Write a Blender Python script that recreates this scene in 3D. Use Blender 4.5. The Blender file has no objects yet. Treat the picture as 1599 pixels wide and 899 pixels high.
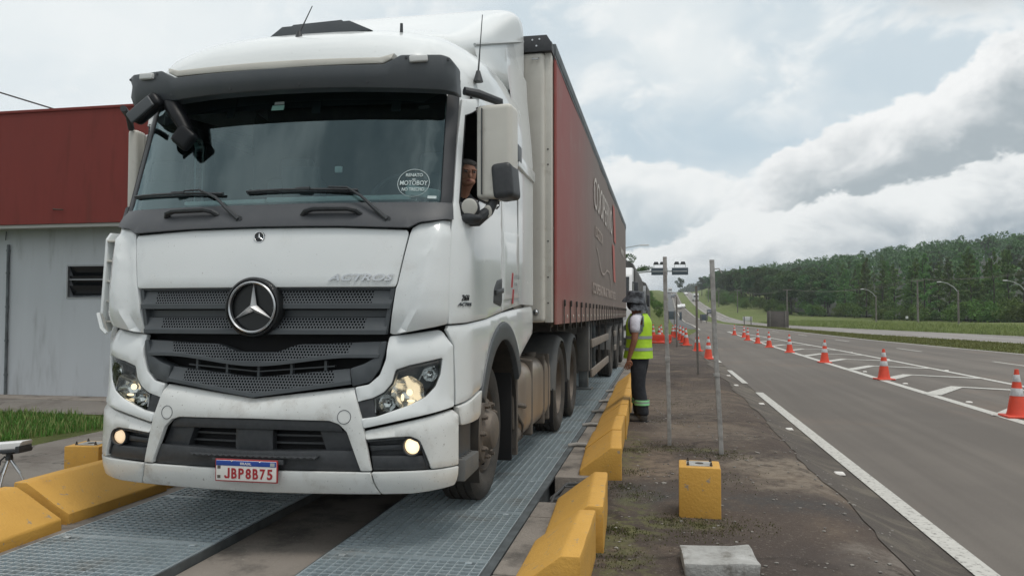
import bpy, bmesh, math, random
from mathutils import Vector, Matrix, noise
from mathutils.geometry import delaunay_2d_cdt
R = math.radians
random.seed(7)
sc = bpy.context.scene
col = sc.collection

# ------------------------------------------------------------------ materials
MATS = {}
class NT:
    def __init__(s, m):
        m.use_nodes = True
        s.t = m.node_tree; s.n = s.t.nodes; s.l = s.t.links
    def add(s, typ, **kw):
        n = s.n.new(typ)
        for k, v in kw.items():
            if k.startswith('i_'):
                key = k[2:]
                key = int(key) if key.isdigit() else key.replace('_', ' ')
                n.inputs[key].default_value = v
            else: setattr(n, k, v)
        return n
    def link(s, a, b): s.l.new(a, b)
    def math(s, op, a, b=None, c=None, clamp=False):
        n = s.n.new('ShaderNodeMath'); n.operation = op; n.use_clamp = clamp
        for i, v in enumerate((a, b, c)):
            if v is None: continue
            if isinstance(v, (int, float)): n.inputs[i].default_value = v
            else: s.l.new(v, n.inputs[i])
        return n.outputs[0]
    def mix(s, f, a, b):
        n = s.n.new('ShaderNodeMix'); n.data_type = 'RGBA'
        for i, v in ((0, f), (6, a), (7, b)):
            if isinstance(v, (int, float)): n.inputs[i].default_value = v
            elif isinstance(v, tuple): n.inputs[i].default_value = v if len(v) == 4 else (*v, 1)
            else: s.l.new(v, n.inputs[i])
        return n.outputs[2]
    def sstep(s, v, a, b):
        n = s.n.new('ShaderNodeMapRange'); n.interpolation_type = 'SMOOTHSTEP'
        n.inputs[1].default_value = a; n.inputs[2].default_value = b
        s.l.new(v, n.inputs[0]); return n.outputs[0]
    def noise(s, vec, scale, detail=4, rough=.55, dist=0):
        n = s.add('ShaderNodeTexNoise'); n.inputs['Scale'].default_value = scale
        n.inputs['Detail'].default_value = detail; n.inputs['Roughness'].default_value = rough
        n.inputs['Distortion'].default_value = dist
        if vec is not None: s.l.new(vec, n.inputs['Vector'])
        return n.outputs[0]

def mat(name, c, rough=.5, metal=0., c2=None, nscale=6., namt=.5, bump=0., bscale=60., spec=.5, coat=0., emit=None, es=0., scl=(1, 1, 1), dirt=None, dscale=2.5, dlo=.5, dhi=.72, chips=None):
    m = bpy.data.materials.new(name); MATS[name] = m
    t = NT(m); b = t.n['Principled BSDF']
    b.inputs['Base Color'].default_value = (*c, 1)
    b.inputs['Roughness'].default_value = rough; b.inputs['Metallic'].default_value = metal
    b.inputs['Specular IOR Level'].default_value = spec; b.inputs['Coat Weight'].default_value = coat
    b.inputs['Coat Roughness'].default_value = .05
    geo = t.add('ShaderNodeNewGeometry'); mp = t.add('ShaderNodeMapping')
    mp.inputs['Scale'].default_value = scl
    t.link(geo.outputs['Position'], mp.inputs[0]); P = mp.outputs[0]
    colr = None
    if c2 is not None:
        n1 = t.noise(P, nscale, 6, .6)
        f = t.sstep(n1, .5 - namt * .4, .5 + namt * .4)
        colr = t.mix(f, c, c2)
    if dirt is not None:
        n2 = t.noise(P, dscale, 8, .65)
        f = t.math('MULTIPLY', t.sstep(n2, dlo, dhi), .8)
        colr = t.mix(f, colr if colr is not None else c, dirt)
        rr = t.math('MULTIPLY_ADD', f, .35, rough, clamp=True); t.link(rr, b.inputs['Roughness'])
    if chips is not None:
        cc_, cs_, cl_, ch_ = chips
        n4 = t.noise(P, cs_, 5, .75); f = t.sstep(n4, cl_, ch_)
        colr = t.mix(t.math('MULTIPLY', f, .9), colr if colr is not None else c, cc_)
    if colr is not None: t.link(colr, b.inputs['Base Color'])
    if bump:
        n3 = t.noise(P, bscale, 5, .6); bm = t.add('ShaderNodeBump')
        bm.inputs['Strength'].default_value = bump; bm.inputs['Distance'].default_value = .02
        t.link(n3, bm.inputs['Height']); t.link(bm.outputs[0], b.inputs['Normal'])
    if emit:
        b.inputs['Emission Color'].default_value = (*emit, 1); b.inputs['Emission Strength'].default_value = es
    return m

M = {}
def D(key, *a, **k): M[key] = mat(key, *a, **k)
D('white_paint', (.70, .725, .725), .24, c2=(.675, .70, .70), nscale=3, namt=1, coat=.6, chips=((.30, .29, .26), 60, .655, .69), dirt=(.50, .49, .46), dscale=4, dlo=.60, dhi=.9)
D('white_paint_low', (.67, .685, .675), .30, c2=(.60, .61, .59), nscale=4, namt=1, coat=.4, chips=((.16, .14, .12), 50, .635, .665), dirt=(.33, .30, .26), dscale=5, dlo=.52, dhi=.80)
D('cream_paint', (.60, .585, .53), .4, c2=(.54, .52, .47), nscale=5, namt=.8, dirt=(.36, .33, .28), dscale=6, dlo=.55, dhi=.8)
D('black_plastic', (.028, .031, .035), .48, c2=(.04, .043, .047), nscale=30, bump=.08, bscale=500)
D('grey_plastic', (.055, .064, .072), .42, c2=(.072, .08, .086), nscale=8, namt=1, bump=.05, bscale=600)
D('dusty_plastic', (.085, .09, .092), .6, c2=(.14, .135, .125), nscale=7, namt=1, bump=.1, bscale=300)
D('gap_black', (.006, .006, .007), .8)
D('gloss_black', (.008, .009, .011), .4, spec=.25)
D('guard_rail', (.24, .21, .18), .75, c2=(.18, .155, .13), nscale=8)
D('cowl_plastic', (.052, .056, .064), .5, c2=(.072, .075, .080), nscale=7, namt=1, bump=.08, bscale=300)
D('star_silver', (.60, .61, .62), .35, .5)
D('emblem_black', (.010, .011, .012), .35)
D('marker_white', (.62, .63, .62), .4)
D('chrome', (.75, .76, .77), .14, 1.0)
D('satin_silver', (.55, .56, .57), .3, 1.0)
D('rubber', (.032, .031, .030), .85, c2=(.075, .066, .056), nscale=7, namt=.9, bump=.3, bscale=90)
D('rim_dusty', (.20, .165, .135), .6, .25, c2=(.12, .105, .09), nscale=9, namt=.9, bump=.15, bscale=60)
D('tank_alu', (.42, .36, .30), .38, .55, c2=(.25, .20, .16), nscale=3, namt=1, scl=(1, 1, .5), bump=.05)
D('frame_dark', (.022, .021, .02), .7, c2=(.05, .043, .036), nscale=8)
D('dust_brown', (.13, .11, .09), .8, c2=(.08, .07, .06), nscale=10)
D('plate_white', (.72, .70, .66), .5)
D('plate_red', (.34, .02, .025), .5)
D('plate_blue', (.015, .06, .30), .5)
D('sticker_white', (.50, .58, .58), .6)
D('sticker_mint', (.28, .52, .46), .6)
D('seat_cloth', (.20, .205, .21), .9, bump=.2, bscale=200)
D('interior', (.035, .038, .04), .85)
D('dash', (.16, .17, .17), .7, c2=(.10, .11, .11))
D('paper', (.62, .68, .66), .8)
D('amber', (.75, .28, .03), .3)
D('concrete', (.26, .23, .20), .9, c2=(.18, .158, .136), nscale=2.2, namt=1, bump=.5, bscale=45, dirt=(.06, .055, .05), dscale=2.2, dlo=.47, dhi=.68, chips=((.33, .31, .27), 40, .62, .68))
D('concrete_pale', (.50, .50, .485), .9, c2=(.22, .215, .20), nscale=9, namt=1, bump=.5, bscale=50, dirt=(.14, .13, .11), dscale=7)
D('yellow_paint', (.60, .335, .065), .75, c2=(.53, .285, .05), nscale=4, namt=1, bump=.25, bscale=55, dirt=(.33, .19, .07), dscale=5, dlo=.56, dhi=.85, chips=((.27, .23, .18), 15, .615, .65))
D('galvanised', (.62, .70, .735), .38, .5, c2=(.44, .51, .54), nscale=9, namt=1, dirt=(.30, .27, .23), dscale=1.7, dlo=.52, dhi=.75)
D('pillar_plastic', (.030, .033, .038), .55)
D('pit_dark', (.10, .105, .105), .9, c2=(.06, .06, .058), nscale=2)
D('steel_side', (.16, .18, .19), .55, .6, c2=(.09, .10, .105), nscale=6)
D('post_paint', (.46, .455, .44), .7, c2=(.20, .19, .175), nscale=14, namt=1, dirt=(.13, .07, .05), dscale=9, dlo=.6, dhi=.8, bump=.3, bscale=60)
D('cone_orange', (.72, .075, .035), .55, c2=(.62, .065, .03), nscale=8, dirt=(.35, .08, .05), dscale=9, dlo=.6, dhi=.85)
D('cone_white', (.66, .67, .68), .4, c2=(.5, .5, .5), nscale=20)
D('grey_sign_back', (.07, .09, .11), .5)
D('panel_brown', (.10, .085, .075), .6, c2=(.07, .062, .058), nscale=.6, scl=(1, 1, 3))
D('lamp_grey', (.42, .44, .44), .5, .3)
D('wall_red', (.195, .029, .022), .8, c2=(.170, .026, .020), nscale=1.5, namt=1, bump=.12, bscale=50, dirt=(.145, .04, .033), dscale=1.8, scl=(2.5, 1, .4))
D('wall_grey', (.50, .53, .56), .85, c2=(.45, .475, .50), nscale=1.1, namt=1, bump=.15, bscale=60, dirt=(.27, .275, .28), dscale=1.6, dlo=.52, dhi=.8, scl=(2.2, 1, .35))
D('soffit', (.42, .42, .40), .85)
D('window_dark', (.012, .014, .016), .15)
D('alu', (.3, .31, .32), .4, .6)
D('tarp', (.13, .125, .118), .75, c2=(.055, .053, .05), nscale=3, bump=.2, bscale=8)
D('wood_post', (.20, .185, .165), .9, c2=(.13, .12, .105), nscale=4)
D('wire', (.05, .05, .05), .7)
D('skin_tan', (.34, .155, .09), .6, c2=(.28, .12, .07), nscale=25, bump=.1, bscale=120)
D('skin_face', (.40, .20, .13), .55, c2=(.33, .155, .10), nscale=25, bump=.1, bscale=120)
D('hair', (.06, .05, .045), .9, c2=(.16, .15, .14), nscale=120, bump=.5, bscale=300)
D('vest_lime', (.45, .72, .03), .6, c2=(.38, .64, .025), nscale=9, bump=.25, bscale=18)
D('vest_lime_grey', (.14, .17, .15), .6)
D('band_silver', (.30, .33, .32), .4)
D('band_green', (.28, .66, .32), .5)
D('shirt_white', (.62, .62, .68), .8, c2=(.52, .52, .58), nscale=12, bump=.4, bscale=20)
D('trouser_black', (.012, .014, .018), .85, c2=(.022, .024, .03), nscale=14, bump=.5, bscale=22)
D('boot', (.035, .033, .03), .7, c2=(.08, .07, .06), nscale=20)
D('shirt_dark', (.018, .02, .025), .9)
D('camo', (.02, .022, .026), .9, c2=(.10, .11, .125), nscale=16, namt=.35)
D('eye_white', (.22, .19, .17), .5); D('eye_dark', (.02, .015, .01), .3); D('lip', (.32, .11, .09), .5)
D('road_paint', (.56, .55, .51), .8, c2=(.44, .43, .40), nscale=14, namt=1, bump=.2, dirt=(.16, .15, .14), dscale=22, dlo=.53, dhi=.66)
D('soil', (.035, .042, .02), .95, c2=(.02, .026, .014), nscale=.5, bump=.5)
D('bark', (.07, .055, .042), .9, c2=(.045, .037, .03), nscale=6, bump=.6, bscale=12)
D('car_white', (.7, .7, .7), .3); D('car_dark', (.03, .035, .045), .3); D('car_grey', (.18, .19, .2), .3)
D('pebble', (.30, .28, .25), .9, c2=(.16, .15, .14), nscale=6)
D('hose', (.28, .27, .25), .7)

def leafmat(name, c, c2, rough=.7):
    m = mat(name, c, rough, c2=c2, nscale=.55, namt=1.0)
    t = NT(m); b = t.n['Principled BSDF']
    b.inputs['Specular IOR Level'].default_value = .25
    src = b.inputs['Base Color'].links[0].from_socket
    oi = t.add('ShaderNodeObjectInfo')
    hs = t.add('ShaderNodeHueSaturation')
    t.link(t.math('MULTIPLY_ADD', oi.outputs['Random'], .06, .47), hs.inputs['Hue'])
    t.link(t.math('MULTIPLY_ADD', oi.outputs['Random'], .7, .65), hs.inputs['Value'])
    t.link(src, hs.inputs['Color']); t.link(hs.outputs[0], b.inputs['Base Color'])
    tr = t.add('ShaderNodeBsdfTranslucent'); t.link(hs.outputs[0], tr.inputs[0])
    mx = t.add('ShaderNodeMixShader'); mx.inputs[0].default_value = .22
    t.link(b.outputs[0], mx.inputs[1]); t.link(tr.outputs[0], mx.inputs[2])
    t.link(mx.outputs[0], t.n['Material Output'].inputs[0])
    M[name] = m
leafmat('pine_leaf', (.145, .235, .065), (.080, .145, .045))
leafmat('broad_leaf', (.090, .145, .046), (.050, .090, .032))
leafmat('bush_leaf', (.125, .20, .045), (.075, .135, .032))
leafmat('grass_blade', (.105, .22, .038), (.065, .145, .026))
leafmat('dry_grass', (.22, .23, .085), (.14, .18, .055))
leafmat('weed', (.075, .095, .03), (.11, .10, .045))

def ground_asphalt(name, c, c2, dirt, crack=0.0, dscale=.6, dlo=.45, dhi=.65, speck=.6, bump=.5):
    m = mat(name, c, .9); t = NT(m); b = t.n['Principled BSDF']
    b.inputs['Specular IOR Level'].default_value = .3
    P = t.n['Mapping'].outputs[0]
    big = t.noise(P, .35, 5, .6); cc = t.mix(t.sstep(big, .35, .65), c, c2)
    d = t.noise(P, dscale, 8, .68, .6); cc = t.mix(t.math('MULTIPLY', t.sstep(d, dlo, dhi), .85), cc, dirt)
    sp = t.noise(P, 90, 3, .7); cc = t.mix(t.math('MULTIPLY', t.sstep(sp, .55, .75), speck), cc, tuple(min(1, x * 1.9 + .03) for x in c))
    sp2 = t.noise(P, 55, 3, .7); cc = t.mix(t.math('MULTIPLY', t.sstep(sp2, .58, .7), speck * .8), cc, tuple(x * .45 for x in c))
    if name in ('road', 'road_far', 'road_concrete'):
        mp2 = t.add('ShaderNodeMapping'); mp2.inputs['Scale'].default_value = (1.15, .035, 1); t.link(P, mp2.inputs[0])
        tr_ = t.noise(mp2.outputs[0], 1.0, 4, .6)
        cc = t.mix(t.math('MULTIPLY', t.sstep(tr_, .42, .62), .45), cc, tuple(x * .66 for x in c)); cc = t.mix(t.math('MULTIPLY', t.math('SUBTRACT', 1., t.sstep(tr_, .30, .44)), .35), cc, tuple(x * 1.28 for x in c))
        pt_ = t.noise(P, .09, 3, .4); cc = t.mix(t.math('MULTIPLY', t.sstep(pt_, .54, .58), .22), cc, tuple(x * .7 for x in c))
    if crack:
        v = t.add('ShaderNodeTexVoronoi'); v.feature = 'DISTANCE_TO_EDGE'; v.inputs['Scale'].default_value = crack
        wv = t.add('ShaderNodeVectorMath'); wv.operation = 'ADD'
        nn = t.add('ShaderNodeTexNoise'); nn.inputs['Scale'].default_value = 2.2; nn.inputs['Detail'].default_value = 6
        t.link(P, nn.inputs['Vector']); sc_ = t.add('ShaderNodeVectorMath'); sc_.operation = 'SCALE'; sc_.inputs[3].default_value = .9
        t.link(nn.outputs[1], sc_.inputs[0]); t.link(P, wv.inputs[0]); t.link(sc_.outputs[0], wv.inputs[1]); t.link(wv.outputs[0], v.inputs['Vector'])
        f = t.math('SUBTRACT', 1., t.sstep(v.outputs[0], .004, .016)); f = t.math('MULTIPLY', f, .75)
        cc = t.mix(f, cc, tuple(x * .4 for x in c))
    if name == 'apron_asphalt':
        # moss, gravel and dust patches where they lie on the place
        sx = t.add('ShaderNodeSeparateXYZ'); t.link(P, sx.inputs[0]); X, Y = sx.outputs[0], sx.outputs[1]
        wob = t.noise(P, 1.6, 6, .65); fine = t.noise(P, 9, 6, .7); grit = t.noise(P, 38, 4, .75)
        def blob(cx, cy, rx, ry):
            dx = t.math('DIVIDE', t.math('SUBTRACT', X, cx), rx); dy = t.math('DIVIDE', t.math('SUBTRACT', Y, cy), ry)
            r = t.math('SQRT', t.math('ADD', t.math('MULTIPLY', dx, dx), t.math('MULTIPLY', dy, dy)))
            r = t.math('ADD', r, t.math('MULTIPLY_ADD', wob, 2.2, -1.1))
            return t.math('SUBTRACT', 1., t.sstep(r, .35, 1.15))
        for (cx, cy, rx, ry, c_, k_) in ((1.15, 7.4, .75, 1.0, (.24, .20, .155), .8), (-.05, 7.4, .35, .9, (.23, .175, .125), .7), (.9, 6.2, .9, .35, (.060, .058, .056), .8), (-.1, 6.2, .3, .7, (.055, .055, .052), .7), (.5, 9.6, .9, .8, (.20, .165, .13), .6), (.3, 13., 1.2, 2.5, (.19, .155, .12), .6), (1.3, 4.9, .3, .5, (.20, .175, .15), .7), (.9, 4.6, .4, .5, (.065, .052, .046), .8)):
            cc = t.mix(t.math('MULTIPLY', t.math('MULTIPLY', blob(cx, cy, rx, ry), t.sstep(fine, .30, .62)), k_), cc, c_)
        for (cx, cy, rx, ry) in ((-.25, 4.4, .28, 1.0), (.15, 5.42, .35, .16), (-.2, 5.6, .25, .7), (-.3, 8.2, .2, 1.4), (.35, 8.35, .5, .2)):
            cc = t.mix(t.math('MULTIPLY', t.math('MULTIPLY', blob(cx, cy, rx, ry), t.sstep(fine, .42, .60)), .75), cc, (.115, .115, .05))
        cc = t.mix(t.math('MULTIPLY', t.sstep(grit, .56, .72), .55), cc, (.26, .235, .20))
        cc = t.mix(t.math('MULTIPLY', t.math('SUBTRACT', 1., t.sstep(grit, .30, .42)), .6), cc, (.035, .03, .028))
    t.link(cc, b.inputs['Base Color'])
    bn = t.add('ShaderNodeBump'); bn.inputs['Strength'].default_value = bump; bn.inputs['Distance'].default_value = .01
    t.link(t.noise(P, 140, 4, .7), bn.inputs['Height']); t.link(bn.outputs[0], b.inputs['Normal'])
    M[name] = m
ground_asphalt('apron_asphalt', (.083, .063, .051), (.054, .042, .036), (.185, .14, .10), crack=.35, dscale=.8, dlo=.48, dhi=.74)
ground_asphalt('shoulder', (.085, .073, .064), (.11, .096, .084), (.17, .15, .12), dscale=1.3, speck=.9, bump=.9)
ground_asphalt('road', (.140, .125, .111), (.160, .143, .126), (.185, .146, .118), dscale=.22, dlo=.50, dhi=.70, speck=.35, bump=.3)
ground_asphalt('road_far', (.135, .137, .14), (.155, .155, .155), (.10, .10, .105), dscale=.15, speck=.2, bump=.2)
ground_asphalt('road_concrete', (.24, .225, .21), (.27, .255, .24), (.20, .17, .16), dscale=.2, speck=.2, bump=.2)
ground_asphalt('yard_concrete', (.20, .185, .165), (.165, .15, .135), (.115, .10, .088), crack=.5, dscale=.9, speck=.4)
def grassground():
    m = mat('grass_ground', (.10, .13, .04), .95); t = NT(m); b = t.n['Principled BSDF']; P = t.n['Mapping'].outputs[0]
    cc = t.mix(t.sstep(t.noise(P, .12, 5, .6), .35, .65), (.135, .175, .055), (.175, .195, .080))
    cc = t.mix(t.math('MULTIPLY', t.sstep(t.noise(P, 1.3, 8, .7), .45, .68), .8), cc, (.055, .085, .025))
    cc = t.mix(t.math('MULTIPLY', t.sstep(t.noise(P, 5, 6, .7), .5, .7), .5), cc, (.17, .17, .08))
    t.link(cc, b.inputs['Base Color']); b.inputs['Specular IOR Level'].default_value = .1
    bn = t.add('ShaderNodeBump'); bn.inputs['Strength'].default_value = 1; bn.inputs['Distance'].default_value = .25
    t.link(t.noise(P, 3, 8, .75), bn.inputs['Height']); t.link(bn.outputs[0], b.inputs['Normal'])
    M['grass_ground'] = m
grassground()
def perforated():
    m = mat('perforated_plastic', (.075, .084, .092), .42); t = NT(m); b = t.n['Principled BSDF']
    tc = t.add('ShaderNodeTexCoord'); sx = t.add('ShaderNodeSeparateXYZ'); t.link(tc.outputs['Object'], sx.inputs[0])
    PX, PZ = .0195, .0165
    def lat(o):
        fx = t.math('SUBTRACT', t.math('FRACT', t.math('ADD', t.math('DIVIDE', sx.outputs[0], PX), o + 50)), .5)
        fz = t.math('SUBTRACT', t.math('FRACT', t.math('ADD', t.math('DIVIDE', sx.outputs[2], PZ * 2), o + 50)), .5)
        dx = t.math('MULTIPLY', fx, PX); dz = t.math('MULTIPLY', fz, PZ * 2)
        return t.math('SQRT', t.math('ADD', t.math('MULTIPLY', dx, dx), t.math('MULTIPLY', dz, dz)))
    d = t.math('MINIMUM', lat(0), lat(.5))
    f = t.sstep(d, .0052, .0068)
    t.link(t.mix(f, (.004, .004, .005), (.075, .084, .092)), b.inputs['Base Color'])
    t.link(t.math('MULTIPLY', f, .5), b.inputs['Specular IOR Level'])
    bn = t.add('ShaderNodeBump'); bn.inputs['Strength'].default_value = .8; bn.inputs['Distance'].default_value = .004
    t.link(f, bn.inputs['Height']); t.link(bn.outputs[0], b.inputs['Normal'])
    M['perforated_plastic'] = m
perforated()
def curtain():
    m = mat('printed_curtain', (.2, .1, .09), .6); t = NT(m); b = t.n['Principled BSDF']
    P = t.n['Mapping'].outputs[0]; sx = t.add('ShaderNodeSeparateXYZ'); t.link(P, sx.inputs[0])
    n = t.noise(P, .5, 3)
    y = t.math('ADD', sx.outputs[1], t.math('MULTIPLY', t.math('SUBTRACT', sx.outputs[2], 2.4), -.25))
    y = t.math('ADD', y, t.math('MULTIPLY', n, .8))
    f = t.sstep(y, 7.3, 13.2)
    cc = t.mix(f, (.285, .066, .058), (.175, .135, .117))
    cc = t.mix(t.math('MULTIPLY', t.sstep(t.noise(P, 2.2, 7, .7), .5, .75), .35), cc, (.26, .20, .17))
    lo = t.math('SUBTRACT', 1., t.sstep(sx.outputs[2], 1.35, 1.75))
    cc = t.mix(t.math('MULTIPLY', lo, .4), cc, (.27, .19, .155))
    t.link(cc, b.inputs['Base Color'])
    bn = t.add('ShaderNodeBump'); bn.inputs['Strength'].default_value = .25; bn.inputs['Distance'].default_value = .03
    mp = t.add('ShaderNodeMapping'); mp.inputs['Scale'].default_value = (1, 1, .25); t.link(P, mp.inputs[0])
    t.link(t.noise(mp.outputs[0], 2.2, 3), bn.inputs['Height']); t.link(bn.outputs[0], b.inputs['Normal'])
    M['printed_curtain'] = m
curtain()
def glassmat(name, tint, k=1.0, base=.0, rough=.02, refl=(.72, .93, .97)):
    m = bpy.data.materials.new(name); t = NT(m); t.n.remove(t.n['Principled BSDF'])
    tr = t.add('ShaderNodeBsdfTransparent'); tr.inputs[0].default_value = (*tint, 1)
    gl = t.add('ShaderNodeBsdfGlossy'); gl.inputs['Roughness'].default_value = rough
    gl.inputs[0].default_value = (*refl, 1)
    fr = t.add('ShaderNodeFresnel'); fr.inputs[0].default_value = 1.5
    mx = t.add('ShaderNodeMixShader'); t.link(t.math('MULTIPLY_ADD', fr.outputs[0], k, base, clamp=True), mx.inputs[0])
    t.link(tr.outputs[0], mx.inputs[1]); t.link(gl.outputs[0], mx.inputs[2])
    t.link(mx.outputs[0], t.n['Material Output'].inputs[0]); M[name] = m
glassmat('windscreen_glass', (.58, .72, .72), 1.9, .025)
glassmat('lamp_glass', (.90, .92, .90), 1.0, .0, refl=(.95, .96, .94))
glassmat('window_glass', (.12, .14, .14), 1.4, .02)
D('reflector', (.62, .63, .64), .16, 1.0)
D('lamp_lit', (.9, .8, .6), .3, emit=(1.0, .74, .42), es=1.9)
D('lamp_lit_dim', (.9, .8, .6), .3, emit=(1.0, .68, .40), es=.62)
D('lamp_hot', (.9, .8, .6), .3, emit=(1.0, .74, .42), es=1.5)
D('bulb_lit', (.9, .8, .6), .3, emit=(1.0, .80, .52), es=1.5)

# ------------------------------------------------------------------ object helpers
def setp(o, label=None, cat=None, group=None, kind=None):
    if label: o['label'] = label
    if cat: o['category'] = cat
    if group: o['group'] = group
    if kind: o['kind'] = kind
    return o
def wloc(p):
    v = Vector((0, 0, 0))
    while p is not None: v += p.location; p = p.parent
    return v
def thing(name, loc, label, cat, group=None):
    o = bpy.data.objects.new(name, None); o.empty_display_size = .2
    o.location = loc; col.objects.link(o); setp(o, label, cat, group); return o
def link(name, me, parent=None, mats=(), local=False, sharp=35, smooth=True):
    for m in mats: me.materials.append(M[m] if isinstance(m, str) else m)
    o = bpy.data.objects.new(name, me); col.objects.link(o)
    if parent is not None:
        o.parent = parent
        if not local:
            w = wloc(parent); me.transform(Matrix.Translation(-w))
    if smooth:
        me.polygons.foreach_set('use_smooth', [True] * len(me.polygons))
        try: me.set_sharp_from_angle(angle=R(sharp))
        except Exception: pass
    me.update(); return o
def rehome(o, label=None, cat=None, group=None, kind=None):
    """move a parentless mesh's origin to its base"""
    me = o.data; xs = [v.co for v in me.vertices]
    c = Vector(((min(v.x for v in xs) + max(v.x for v in xs)) / 2, (min(v.y for v in xs) + max(v.y for v in xs)) / 2, min(v.z for v in xs)))
    me.transform(Matrix.Translation(-c)); o.location = c
    return setp(o, label, cat, group, kind)
class MB:
    def __init__(s): s.b = bmesh.new(); s.mi = 0
    def _merge(s, bb, mi):
        me = bpy.data.meshes.new('tmp')
        for f in bb.faces: f.material_index = mi if mi is not None else s.mi
        bb.to_mesh(me); bb.free(); s.b.from_mesh(me); bpy.data.meshes.remove(me)
    def box(s, c, size, bev=0., rot=None, mi=None, seg=2, taper=None):
        bb = bmesh.new(); bmesh.ops.create_cube(bb, size=1)
        for v in bb.verts:
            k = 1
            if taper and v.co.z > 0: k = taper
            v.co = Vector((v.co.x * size[0] * k, v.co.y * size[1] * k, v.co.z * size[2]))
        if bev > 0: bmesh.ops.bevel(bb, geom=bb.edges[:], offset=bev, segments=seg, profile=.6, affect='EDGES', clamp_overlap=True)
        mt = Matrix.Translation(c)
        if rot is not None: mt = mt @ (rot if isinstance(rot, Matrix) else (Matrix.Rotation(rot[2], 4, 'Z') @ Matrix.Rotation(rot[1], 4, 'Y') @ Matrix.Rotation(rot[0], 4, 'X')))
        bb.transform(mt); s._merge(bb, mi); return s
    def b2(s, a, b, bev=0., mi=None, seg=2):
        return s.box([(a[i] + b[i]) / 2 for i in range(3)], [abs(b[i] - a[i]) for i in range(3)], bev, mi=mi, seg=seg)
    def cyl(s, p0, p1, r, r2=None, n=16, mi=None, cap=True):
        p0, p1 = Vector(p0), Vector(p1); d = p1 - p0; r2 = r if r2 is None else r2
        bb = bmesh.new(); bmesh.ops.create_cone(bb, cap_ends=cap, segments=n, radius1=r, radius2=r2, depth=d.length)
        q = Vector((0, 0, 1)).rotation_difference(d.normalized()).to_matrix().to_4x4()
        bb.transform(Matrix.Translation((p0 + p1) / 2) @ q); s._merge(bb, mi); return s
    def sph(s, c, r, n=16, mi=None, scale=(1, 1, 1), rot=None):
        bb = bmesh.new(); bmesh.ops.create_uvsphere(bb, u_segments=n, v_segments=max(6, n // 2), radius=r)
        mt = Matrix.Diagonal((*scale, 1))
        if rot is not None: mt = rot.to_4x4() @ mt
        bb.transform(Matrix.Translation(c) @ mt); s._merge(bb, mi); return s
    def lathe(s, prof, org=(0, 0, 0), axis='Z', n=32, mi=None):
        """prof: (radius, height along the axis)"""
        bb = bmesh.new(); rings = []
        for r, h in prof:
            ring = []
            for i in range(n):
                t = 2 * math.pi * i / n; x, y = r * math.cos(t), r * math.sin(t)
                p = {'Z': (x, y, h), 'X': (h, x, y), 'Y': (y, h, x)}[axis]
                ring.append(bb.verts.new(Vector(p) + Vector(org)))
            rings.append(ring)
        for a, b in zip(rings, rings[1:]):
            for i in range(n): bb.faces.new((a[i], a[(i + 1) % n], b[(i + 1) % n], b[i]))
        bmesh.ops.remove_doubles(bb, verts=bb.verts[:], dist=1e-5)
        s._merge(bb, mi); return s
    def tube(s, pts, r, n=8, mi=None, closed=False, flat=1.):
        pts = [Vector(p) for p in pts]; bb = bmesh.new(); rings = []
        rr = r if isinstance(r, (list, tuple)) else [r] * len(pts)
        up = None
        for i, p in enumerate(pts):
            d = (pts[min(i + 1, len(pts) - 1)] - pts[max(i - 1, 0)])
            if closed: d = pts[(i + 1) % len(pts)] - pts[i - 1]
            d.normalize()
            if up is None:
                up = Vector((0, 0, 1)) if abs(d.z) < .9 else Vector((1, 0, 0))
            x = d.cross(up).normalized(); y = x.cross(d).normalized(); up = y
            rings.append([bb.verts.new(p + (x * math.cos(2 * math.pi * k / n) + y * math.sin(2 * math.pi * k / n) * flat) * rr[i]) for k in range(n)])
        m = len(rings)
        for i in range(m if closed else m - 1):
            a, b = rings[i], rings[(i + 1) % m]
            for k in range(n): bb.faces.new((a[k], a[(k + 1) % n], b[(k + 1) % n], b[k]))
        if not closed:
            bb.faces.new(rings[0][::-1]); bb.faces.new(rings[-1])
        s._merge(bb, mi); return s
    def prism(s, poly, h0, h1, axis='X', mi=None, bev=0.):
        """poly 2D in the two other axes (Y,Z)/(X,Z)/(X,Y) extruded between h0 and h1"""
        def P(p, h): return {'X': (h, p[0], p[1]), 'Y': (p[0], h, p[1]), 'Z': (p[0], p[1], h)}[axis]
        bb = bmesh.new(); a = [bb.verts.new(P(p, h0)) for p in poly]; b = [bb.verts.new(P(p, h1)) for p in poly]
        n = len(poly); bb.faces.new(a); bb.faces.new(b[::-1])
        for i in range(n): bb.faces.new((a[i], b[i], b[(i + 1) % n], a[(i + 1) % n]))
        bmesh.ops.recalc_face_normals(bb, faces=bb.faces[:])
        if bev: bmesh.ops.bevel(bb, geom=bb.edges[:], offset=bev, segments=2, profile=.6, affect='EDGES', clamp_overlap=True)
        s._merge(bb, mi); return s
    def grid(s, rows, mi=None, close=False):
        bb = bmesh.new(); V = [[bb.verts.new(p) for p in r] for r in rows]
        for a, b in zip(V, V[1:]):
            n = len(a)
            for i in range(n if close else n - 1):
                bb.faces.new((a[i], a[(i + 1) % n], b[(i + 1) % n], b[i]))
        s._merge(bb, mi); return s
    def quads(s, vs, fs, mi=None):
        bb = bmesh.new(); V = [bb.verts.new(p) for p in vs]
        for f in fs:
            try: bb.faces.new([V[i] for i in f])
            except ValueError: pass
        s._merge(bb, mi); return s
    def recalc(s): bmesh.ops.recalc_face_normals(s.b, faces=s.b.faces[:]); return s
    def out(s, name, mats, parent=None, local=False, sharp=35, smooth=True):
        me = bpy.data.meshes.new(name); s.b.to_mesh(me); s.b.free()
        if isinstance(mats, str): mats = (mats,)
        return link(name, me, parent, mats, local, sharp, smooth)
def struct(o): o['kind'] = 'structure'; return o
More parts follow.
